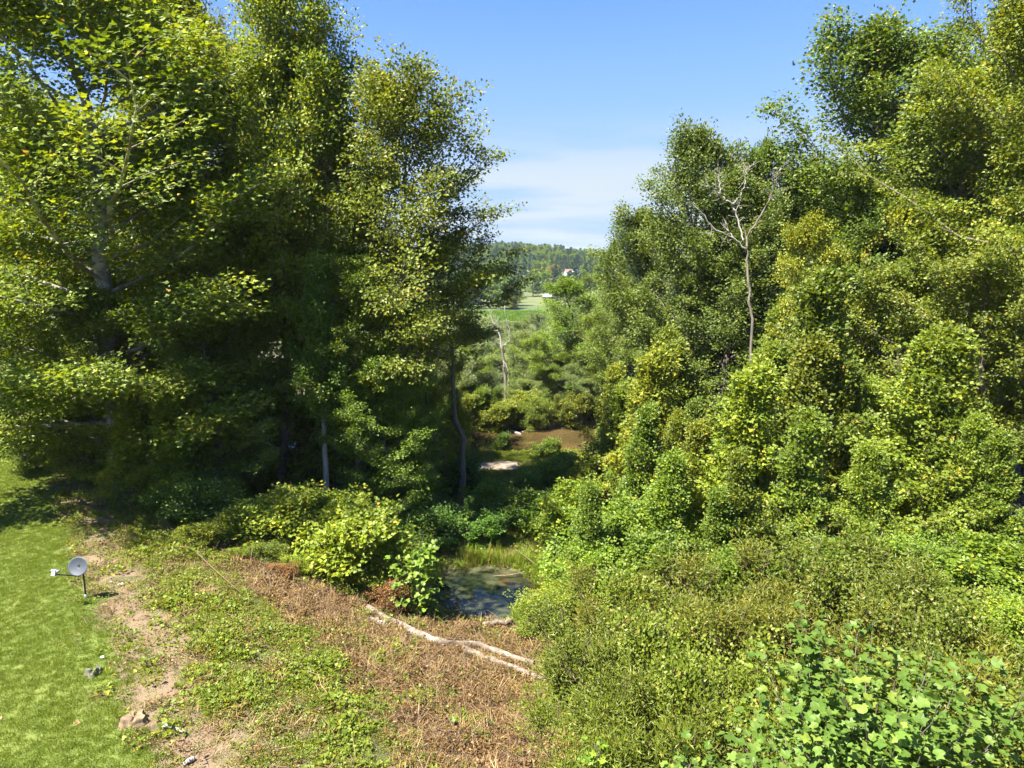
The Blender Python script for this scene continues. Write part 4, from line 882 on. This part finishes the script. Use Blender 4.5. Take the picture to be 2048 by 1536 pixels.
# ------------------------------------------------------------------ ground cover (what nobody could count)
def scatter(name, pts, rot, scl, idx, protos, label=None, cat=None, color=(1, 1, 1)):
    me = bpy.data.meshes.new(name); me.vertices.add(len(pts)); me.vertices.foreach_set('co', np.asarray(pts, np.float32).ravel())
    for an, ty, dat in (('rot', 'FLOAT_VECTOR', rot), ('scl', 'FLOAT', scl), ('idx', 'INT', idx)):
        a = me.attributes.new(an, ty, 'POINT')
        a.data.foreach_set('vector' if ty == 'FLOAT_VECTOR' else 'value', np.asarray(dat, np.int32 if ty == 'INT' else np.float32).ravel())
    o = link(bpy.data.objects.new(name, me)); o['kind'] = 'stuff'; o.color = (*color, 1)
    if label: tag(o, label, cat)
    ng = bpy.data.node_groups.new(name + '_scatter', 'GeometryNodeTree')
    ng.interface.new_socket('Geometry', in_out='INPUT', socket_type='NodeSocketGeometry'); ng.interface.new_socket('Geometry', in_out='OUTPUT', socket_type='NodeSocketGeometry')
    gi = ng.nodes.new('NodeGroupInput'); go = ng.nodes.new('NodeGroupOutput')
    ip = ng.nodes.new('GeometryNodeInstanceOnPoints'); jn = ng.nodes.new('GeometryNodeJoinGeometry')
    # joined in reverse, as each new link to the socket is put first
    for p in protos:
        oi = ng.nodes.new('GeometryNodeObjectInfo'); oi.inputs['Object'].default_value = p; oi.inputs['As Instance'].default_value = True
        ng.links.new(oi.outputs['Geometry'], jn.inputs[0])
    def na(nm, ty):
        n_ = ng.nodes.new('GeometryNodeInputNamedAttribute'); n_.data_type = ty; n_.inputs['Name'].default_value = nm; return n_.outputs['Attribute']
    ng.links.new(gi.outputs[0], ip.inputs['Points']); ng.links.new(jn.outputs[0], ip.inputs['Instance']); ip.inputs['Pick Instance'].default_value = True
    ng.links.new(na('idx', 'INT'), ip.inputs['Instance Index']); ng.links.new(na('rot', 'FLOAT_VECTOR'), ip.inputs['Rotation']); ng.links.new(na('scl', 'FLOAT'), ip.inputs['Scale'])
    ng.links.new(ip.outputs[0], go.inputs[0])
    md = o.modifiers.new('scatter', 'NODES'); md.node_group = ng
    return o
def clump(seed, n, rad, h, size, shape, mat, up=.4, tmid=.45, tvar=.2, stalks=0, stalk_mat=None):
    rg = np.random.default_rng(seed); r_ = rad * rg.uniform(0, 1, n) ** .6; a = rg.uniform(0, 6.28, n)
    pos = np.stack([r_ * np.cos(a), r_ * np.sin(a), h * rg.uniform(.1, 1, n) * (1 - .5 * (r_ / rad) ** 2)], -1)
    ax = norm(np.stack([np.cos(a), np.sin(a), rg.normal(up, .3, n)], -1) + rg.normal(0, .5, (n, 3)))
    nr = norm(np.array((0, 0, 1.)) + rg.normal(0, .45, (n, 3)))
    V_, T_, tf = leaf_arrays(pos, ax, nr, size * rg.uniform(.5, 1.3, n), np.clip(rg.normal(tmid, tvar, n), 0, 1), shape)
    me = np_mesh('plant', V_, T_, mat, tf)
    if stalks:
        b = []
        for k in range(stalks):
            a = rg.uniform(0, 6.28); p0 = np.array((rg.uniform(-rad, rad), rg.uniform(-rad, rad), .01)); L_ = rad * rg.uniform(.8, 2.4)
            p1 = p0 + np.array((math.cos(a) * L_, math.sin(a) * L_, h * rg.uniform(0, 1.4))); b.append((np.array([p0, (p0 + p1) / 2 + (0, 0, .05), p1]), np.array([.008, .006, .002])))
        V2, Q2 = tubes(b, 3); T2 = np.concatenate([Q2[:, [0, 1, 2]], Q2[:, [0, 2, 3]]]) + len(V_)
        me = np_mesh('plant', np.vstack([V_, V2]), np.concatenate([T_, T2]), mat, np.concatenate([tf, np.full(len(T2), tmid)]))
        me.materials.append(stalk_mat or M_twig); mi = np.zeros(len(T_) + len(T2), np.int32); mi[len(T_):] = 1; me.polygons.foreach_set('material_index', mi)
    return bpy.data.objects.new('plant', me)
def blades(seed, n, rad, h, w, mat, tmid=.45, lean=.4, tvar=.2):
    rg = np.random.default_rng(seed); r_ = rad * rg.uniform(0, 1, n) ** .5; a = rg.uniform(0, 6.28, n); b = rg.uniform(0, 6.28, n)
    p = np.stack([r_ * np.cos(a), r_ * np.sin(a), np.zeros(n)], -1); hh = h * rg.uniform(.5, 1.2, n)
    tp = p + np.stack([np.cos(b) * lean * hh, np.sin(b) * lean * hh, hh], -1); sd = np.stack([-np.sin(b), np.cos(b), np.zeros(n)], -1) * w
    md = (p + tp) / 2 + np.array((0, 0, 1)) * (hh * .08)[:, None]
    V_ = np.stack([p - sd, p + sd, md + sd * .8, md - sd * .8, tp], 1).reshape(-1, 3)
    T_ = (np.array([(0, 1, 2), (0, 2, 3), (3, 2, 4)])[None] + (np.arange(n) * 5)[:, None, None]).reshape(-1, 3)
    return bpy.data.objects.new('plant', np_mesh('plant', V_, T_, mat, np.repeat(np.clip(rg.normal(tmid, tvar, n), 0, 1), 3)))
rg = np.random.default_rng(9)
def lay(n, x0, x1, y0, y1, wfun, thr_=None):
    x = rg.uniform(x0, x1, n); y = rg.uniform(y0, y1, n)
    inview = (np.abs(x) < .80 * y + 3) & (y > 13)
    w = wfun(x, y) * inview; k = rg.uniform(0, 1, n) < w
    x, y = x[k], y[k]; return np.stack([x, y, height(x, y)], -1)
def rots(n, tilt=.15): return np.stack([rg.normal(0, tilt, n), rg.normal(0, tilt, n), rg.uniform(0, 6.28, n)], -1)
def inpond(x, y): return ((x - POND[0]) / POND[2]) ** 2 + ((y - POND[1]) / POND[3]) ** 2 < 1.12
def inriver(x, y): return np.abs(y - river_y(x)) < 6.2
# mown lawn
tuft = [blades(1, 22, .13, .055, .006, M_blade), blades(2, 20, .13, .06, .007, M_blade, .6), blades(3, 20, .12, .045, .006, M_blade, .3)]
p = lay(150000, -36, -4, 13, 48, lambda x, y: zones(x, y)[0] * (.8 + .2 * sstep(.3, .5, fbm(x * 1.3, y * 1.3))))
scatter('lawn_grass', p, rots(len(p), .1), rg.uniform(.7, 1.25, len(p)), rg.integers(0, 3, len(p)), tuft, 'short mown green lawn grass on the left', 'grass')
# thin grass over the bare strip
p = lay(16000, -34, 0, 13, 44, lambda x, y: zones(x, y)[1] * sstep(.4, .6, fbm(x * 1.1 + 4, y * 1.1)) * .9)
scatter('sparse_grass', p, rots(len(p), .2), rg.uniform(.8, 1.5, len(p)), rg.integers(0, 3, len(p)), tuft, 'thin grass growing on the bare soil strip beside the lawn', 'grass')
# leafy weeds
wd = [clump(1, 70, .28, .20, .055, KITE, M_leaf, tmid=.6), clump(2, 46, .25, .26, .075, KITE, M_leaf, tmid=.5), clump(3, 90, .32, .12, .040, KITE, M_leaf, tmid=.7),
      clump(4, 26, .22, .4, .10, NARROW, M_leaf, tmid=.65, up=1.), clump(5, 60, .26, .24, .05, KITE, M_leaf, tmid=.55), clump(6, 16, .22, .26, .11, MAPLE, M_leaf, tmid=.6)]
def wgreen(x, y):
    l, d, g, b = zones(x, y)
    road = (np.abs(y - 58.8 - .1 * x) < 1.6) & (x > -8.3) & (x < .8)
    return ~road * np.clip(g + .40 * b * sstep(.42, .58, fbm(x * .7, y * .7 + 5)) + .10 * b + .14 * d, 0, 1) * ~inpond(x, y) * ~inriver(x, y) * (.7 + .3 * sstep(.35, .55, fbm(x * .9 + 11, y * .9)))
p = lay(150000, -32, 24, 13, 64, wgreen)
scatter('weeds', p, rots(len(p)), rg.uniform(.5, 1.15, len(p)) * (.75 + .5 * sstep(.4, .65, fbm(p[:, 0] * .6 + 2, p[:, 1] * .6))), np.minimum(rg.integers(0, 21, len(p)) // 4, 5), wd, 'green leafy weeds covering the slope below the lawn', 'weeds', (1.0, 1.05, .75))
# dead brush
db = [clump(11, 80, .35, .14, .055, KITE, M_dead, stalks=3), clump(12, 60, .4, .2, .065, KITE, M_dead, stalks=4, tmid=.35), clump(13, 24, .4, .10, .10, NARROW, M_dead, stalks=6, tmid=.75),
      blades(14, 40, .35, .16, .006, M_dead, .8, 2.2)]
p = lay(30000, -26, 10, 13, 40, lambda x, y: np.clip(zones(x, y)[3] + .13 * zones(x, y)[2] + .07 * zones(x, y)[1], 0, 1) * ~inpond(x, y) * .95)
scatter('dead_brush', p, rots(len(p), .25), rg.uniform(.6, 1.4, len(p)), rg.integers(0, 4, len(p)), db, 'brown dead brush and cut stems strewn over the clearing', 'brush')
# long grass by the water and in the thicket
lg = [blades(21, 50, .3, .6, .010, M_blade, .35, .35), blades(22, 44, .3, .45, .010, M_blade, .55, .5), blades(23, 40, .35, .7, .009, M_olive, .7, .4)]
def wlong(x, y):
    e = ((x - POND[0]) / POND[2]) ** 2 + ((y - POND[1]) / POND[3]) ** 2
    a = (1 - sstep(1.3, 2.6, e)) * sstep(-1, 1.5, x - POND[0] + .5 * (y - 34.5)) * .8
    b = (1 - sstep(1.5, 5, np.abs(y - 61))) * .9 + (1 - sstep(2, 5, np.abs(y - 54))) * .8 * (np.abs(x) < 6)
    c = sstep(1, 4, x) * (1 - sstep(30, 33, y)) * .45
    on_path = (np.abs(y - 58.8 - .1 * x) < 1.5) & (x > -8) & (x < .5)
    return np.clip(np.maximum(np.maximum(a, b), c), 0, 1) * ~inpond(x, y) * ~inriver(x, y) * ~on_path
p = lay(26000, -30, 24, 14, 65, wlong)
scatter('long_grass', p, rots(len(p), .15), rg.uniform(.6, 1.4, len(p)) * (1 - .6 * sstep(50, 54, p[:, 1])), rg.integers(0, 3, len(p)), lg, 'long bright grass along the pond and the river bank', 'grass', (1.25, 1.35, 1.0))
# fallen leaves on lawn and soil
fl = [clump(31, 1, .01, .05, .16, MAPLE, M_dead, tmid=.95, up=0), clump(32, 1, .01, .05, .13, KITE, M_dead, tmid=.85, up=0)]
p = lay(900, -34, -4, 13, 46, lambda x, y: (zones(x, y)[0] * .35 + zones(x, y)[1]) * .55)
scatter('fallen_leaves', p, rots(len(p), .3), rg.uniform(.6, 1.3, len(p)), rg.integers(0, 2, len(p)), fl, 'scattered dry leaves lying on the lawn and soil', 'leaves')

# ------------------------------------------------------------------ far side: field edge, pines, buildings, wooded ridge
FE = [('far_tree', 'dark green tree at the left corner of the far field', 1000, 290, 545, 70, (.7, .95, 1.0)), ('far_tree', 'rounded tree beside the far field, its shadow on the grass', 1030, 310, 560, 55, (.9, 1.0, .8)),
      ('far_tree', 'small bright tree at the edge of the far field', 1022, 285, 585, 36, (1.2, 1.2, .8)), ('far_tree', 'tree left of the white shed behind the field', 1065, 400, 545, 50, (.7, 1.0, .9)),
      ('far_tree', 'dark tree directly left above the white shed', 1085, 410, 540, 44, (.65, .95, .95)), ('far_tree', 'rusty-leaved tree below the house on the hill', 1105, 520, 528, 36, (1.5, .95, .7)),
      ('far_tree', 'broad dark tree right of the house on the hill', 1195, 500, 540, 90, (.55, .9, 1.0)), ('far_tree', 'green tree right of the shed, above the dark-centred tree', 1125, 420, 548, 46, (.8, 1.0, .8)),
      ('far_tree', 'dark tree at the left end of the far valley', 960, 330, 540, 80, (.6, .9, .9)), ('far_tree', 'second dark tree at the left end of the far valley', 930, 300, 550, 80, (.75, 1.0, .9))]
for k_, lb, u_, d_, v_, w_, c_ in FE: T(k_, 'field_edge_tree', 'tree', lb, u_, d_, v_, w_, None, c_, 'trees round the far field')
for k_ in range(13):
    T('far_pine', 'pine_tree', 'tree', 'dark pine in the row on the hill above the house', 1118 + k_ * 5.2, 640 + 9 * math.sin(k_ * 2), 512 + 3 * math.sin(k_ * 1.7), 11, None, (1, 1, 1), 'pines on the hill above the house')
for k_ in range(12):
    T('far_pine', 'pine_tree', 'tree', 'dark pine in the dense row left of the far field', 968 + k_ * 6, 370 + 6 * math.sin(k_ * 2), 556 + 2.5 * math.sin(k_ * 2.3), 16, None, (.85, 1, 1.1), 'pines left of the far field')
def wide(n, x0, x1, y0, y1, f):
    x = rg.uniform(x0, x1, n); y = rg.uniform(y0, y1, n); k = rg.uniform(0, 1, n) < f(x, y); x, y = x[k], y[k]; return np.stack([x, y, height(x, y) - .2], -1)
ft = [bpy.data.objects.new('far_crown', PROTO['far_tree']['crown']), bpy.data.objects.new('far_crown', PROTO['far_pine']['crown'])]
p = wide(9000, -700, 800, 430, 1150, lambda x, y: sstep(430, 480, y + 30 * np.sin(x / 60)) * ((np.abs(x - 53) > 16) | (y > 612) | (y < 540)) * ((np.abs(x - 20) > 14) | (y > 470)) * (.5 + .5 * (y > 600)))
scatter('far_wood', p, rots(len(p), .03), rg.uniform(.55, 1.15, len(p)), (rg.uniform(0, 1, len(p)) < .45).astype(int), ft, 'mixed wood covering the far ridge', 'wood', (1.0, 1.2, 1.0))
p = wide(2200, -500, 500, 255, 430, lambda x, y: ((x < 2) | (x > 24)) * (y > 274) * .8)
scatter('valley_wood', p, rots(len(p), .03), rg.uniform(.5, .9, len(p)), (rg.uniform(0, 1, len(p)) < .3).astype(int), ft, 'trees filling the valley either side of the far field', 'wood', (.9, 1, .85))
fg_ = [blades(41, 40, 1.2, .9, .05, M_blade, .3, .3)]
p = wide(4200, -40, 45, 222, 268, lambda x, y: .9 + 0 * x)
scatter('crop_field', p, rots(len(p), .05), rg.uniform(.7, 1.2, len(p)), np.zeros(len(p)), fg_, 'strip of bright green crop across the far field', 'crop', (.9, 1.2, .7))

def house(name, label, cat, u, d, w, l, hw, hr, rot, wallm, roofm, windows=True, zoff=0):
    k = P(u, 768, d); x, y = k[0], d * math.cos(PITCH); z = float(height(x, y)) + zoff
    e = link(bpy.data.objects.new(name, None)); e.location = (x, y, z - .2); e.rotation_euler = (0, 0, rot); tag(e, label, cat)
    def pt(nm, V_, F_, mt, par=e):
        me = bpy.data.meshes.new(nm); me.from_pydata([tuple(a) for a in V_], [], F_); me.materials.append(mt); return link(bpy.data.objects.new(nm, me), par)
    a, b = w / 2, l / 2
    pt('wall', [(-a, -b, 0), (a, -b, 0), (a, b, 0), (-a, b, 0), (-a, -b, hw), (a, -b, hw), (a, b, hw), (-a, b, hw), (0, -b, hw + hr), (0, b, hw + hr)],
       [(0, 1, 5, 8, 4), (2, 3, 7, 9, 6), (1, 2, 6, 5), (3, 0, 4, 7)], wallm)
    o_ = .5; t_ = .18; sl = hr / a
    V_ = []; 
    for yy in (-b - o_, b + o_):
        V_ += [(-a - o_, yy, hw - sl * o_ + .03), (0, yy, hw + hr + .03), (a + o_, yy, hw - sl * o_ + .03), (a + o_, yy, hw - sl * o_ + t_ + .03), (0, yy, hw + hr + t_ + .03), (-a - o_, yy, hw - sl * o_ + t_ + .03)]
    pt('roof', V_, [(0, 1, 4, 5), (1, 2, 3, 4), (6, 11, 10, 7), (7, 10, 9, 8), (0, 6, 7, 1), (1, 7, 8, 2), (2, 8, 9, 3), (3, 9, 10, 4), (4, 10, 11, 5), (5, 11, 6, 0)], roofm)
    if windows:
        for cx_, cz_ in ((-a * .5, hw * .55), (a * .5, hw * .55), (0, hw + hr * .25)):
            s1, s2 = .5, .65
            pt('window', [(cx_ - s1, -b - .04, cz_ - s2), (cx_ + s1, -b - .04, cz_ - s2), (cx_ + s1, -b - .04, cz_ + s2), (cx_ - s1, -b - .04, cz_ + s2),
                          (cx_ - s1, -b + .04, cz_ - s2), (cx_ + s1, -b + .04, cz_ - s2), (cx_ + s1, -b + .04, cz_ + s2), (cx_ - s1, -b + .04, cz_ + s2)],
               [(0, 1, 2, 3), (0, 4, 5, 1), (1, 5, 6, 2), (2, 6, 7, 3), (3, 7, 4, 0)], M_win)
M_wall = plain('wall_white', (.45, .46, .48), .7); M_win = plain('window_dark', (.03, .035, .04), .15); M_roof = plain('roof_red_brown', (.22, .11, .08), .8, 0, (.15, .08, .06), .6); M_tin = plain('roof_pale_tin', (.38, .40, .43), .45)
house('house', 'white gabled house with brown roof among trees on the far hill', 'house', 1149, 575, 8.5, 14, 4.2, 2.4, .25, M_wall, M_tin, zoff=1.5)
house('house', 'brown-roofed wing standing left of the white gabled house', 'house', 1138, 582, 7, 9, 4.2, 2.0, 1.8, M_wall, M_roof, False, zoff=1.5)
house('shed', 'long pale-roofed shed at the top of the far field', 'shed', 1097, 372, 4.0, 6.4, 1.6, 1.0, R(90), plain('shed_wall', (.3, .28, .24), .8), M_tin, False, 0)
house('shed', 'small white building showing through wispy willows right of centre', 'shed', 1200, 385, 3.6, 5.4, 2.2, 1.4, 1.2, M_wall, M_tin, False, .3)

# ------------------------------------------------------------------ the air
hz = np.array([(x, y, z) for x in (-2700, 2700) for y in (-270, 4300) for z in (-8, 75)], float)
hm = bpy.data.meshes.new('haze'); hm.from_pydata([tuple(v) for v in hz], [], [(0, 1, 3, 2), (4, 6, 7, 5), (0, 4, 5, 1), (2, 3, 7, 6), (0, 2, 6, 4), (1, 5, 7, 3)])
m, N, L, out = newmat('haze_air'); pv = N.new('ShaderNodeVolumePrincipled'); pv.inputs['Density'].default_value = 0.00010
pv.inputs['Color'].default_value = (.80, .90, 1.0, 1); pv.inputs['Anisotropy'].default_value = .2
L.new(pv.outputs[0], out.inputs['Volume']); hm.materials.append(m)
h_ = link(bpy.data.objects.new('haze', hm)); h_['kind'] = 'stuff'; h_.display_type = 'WIRE'
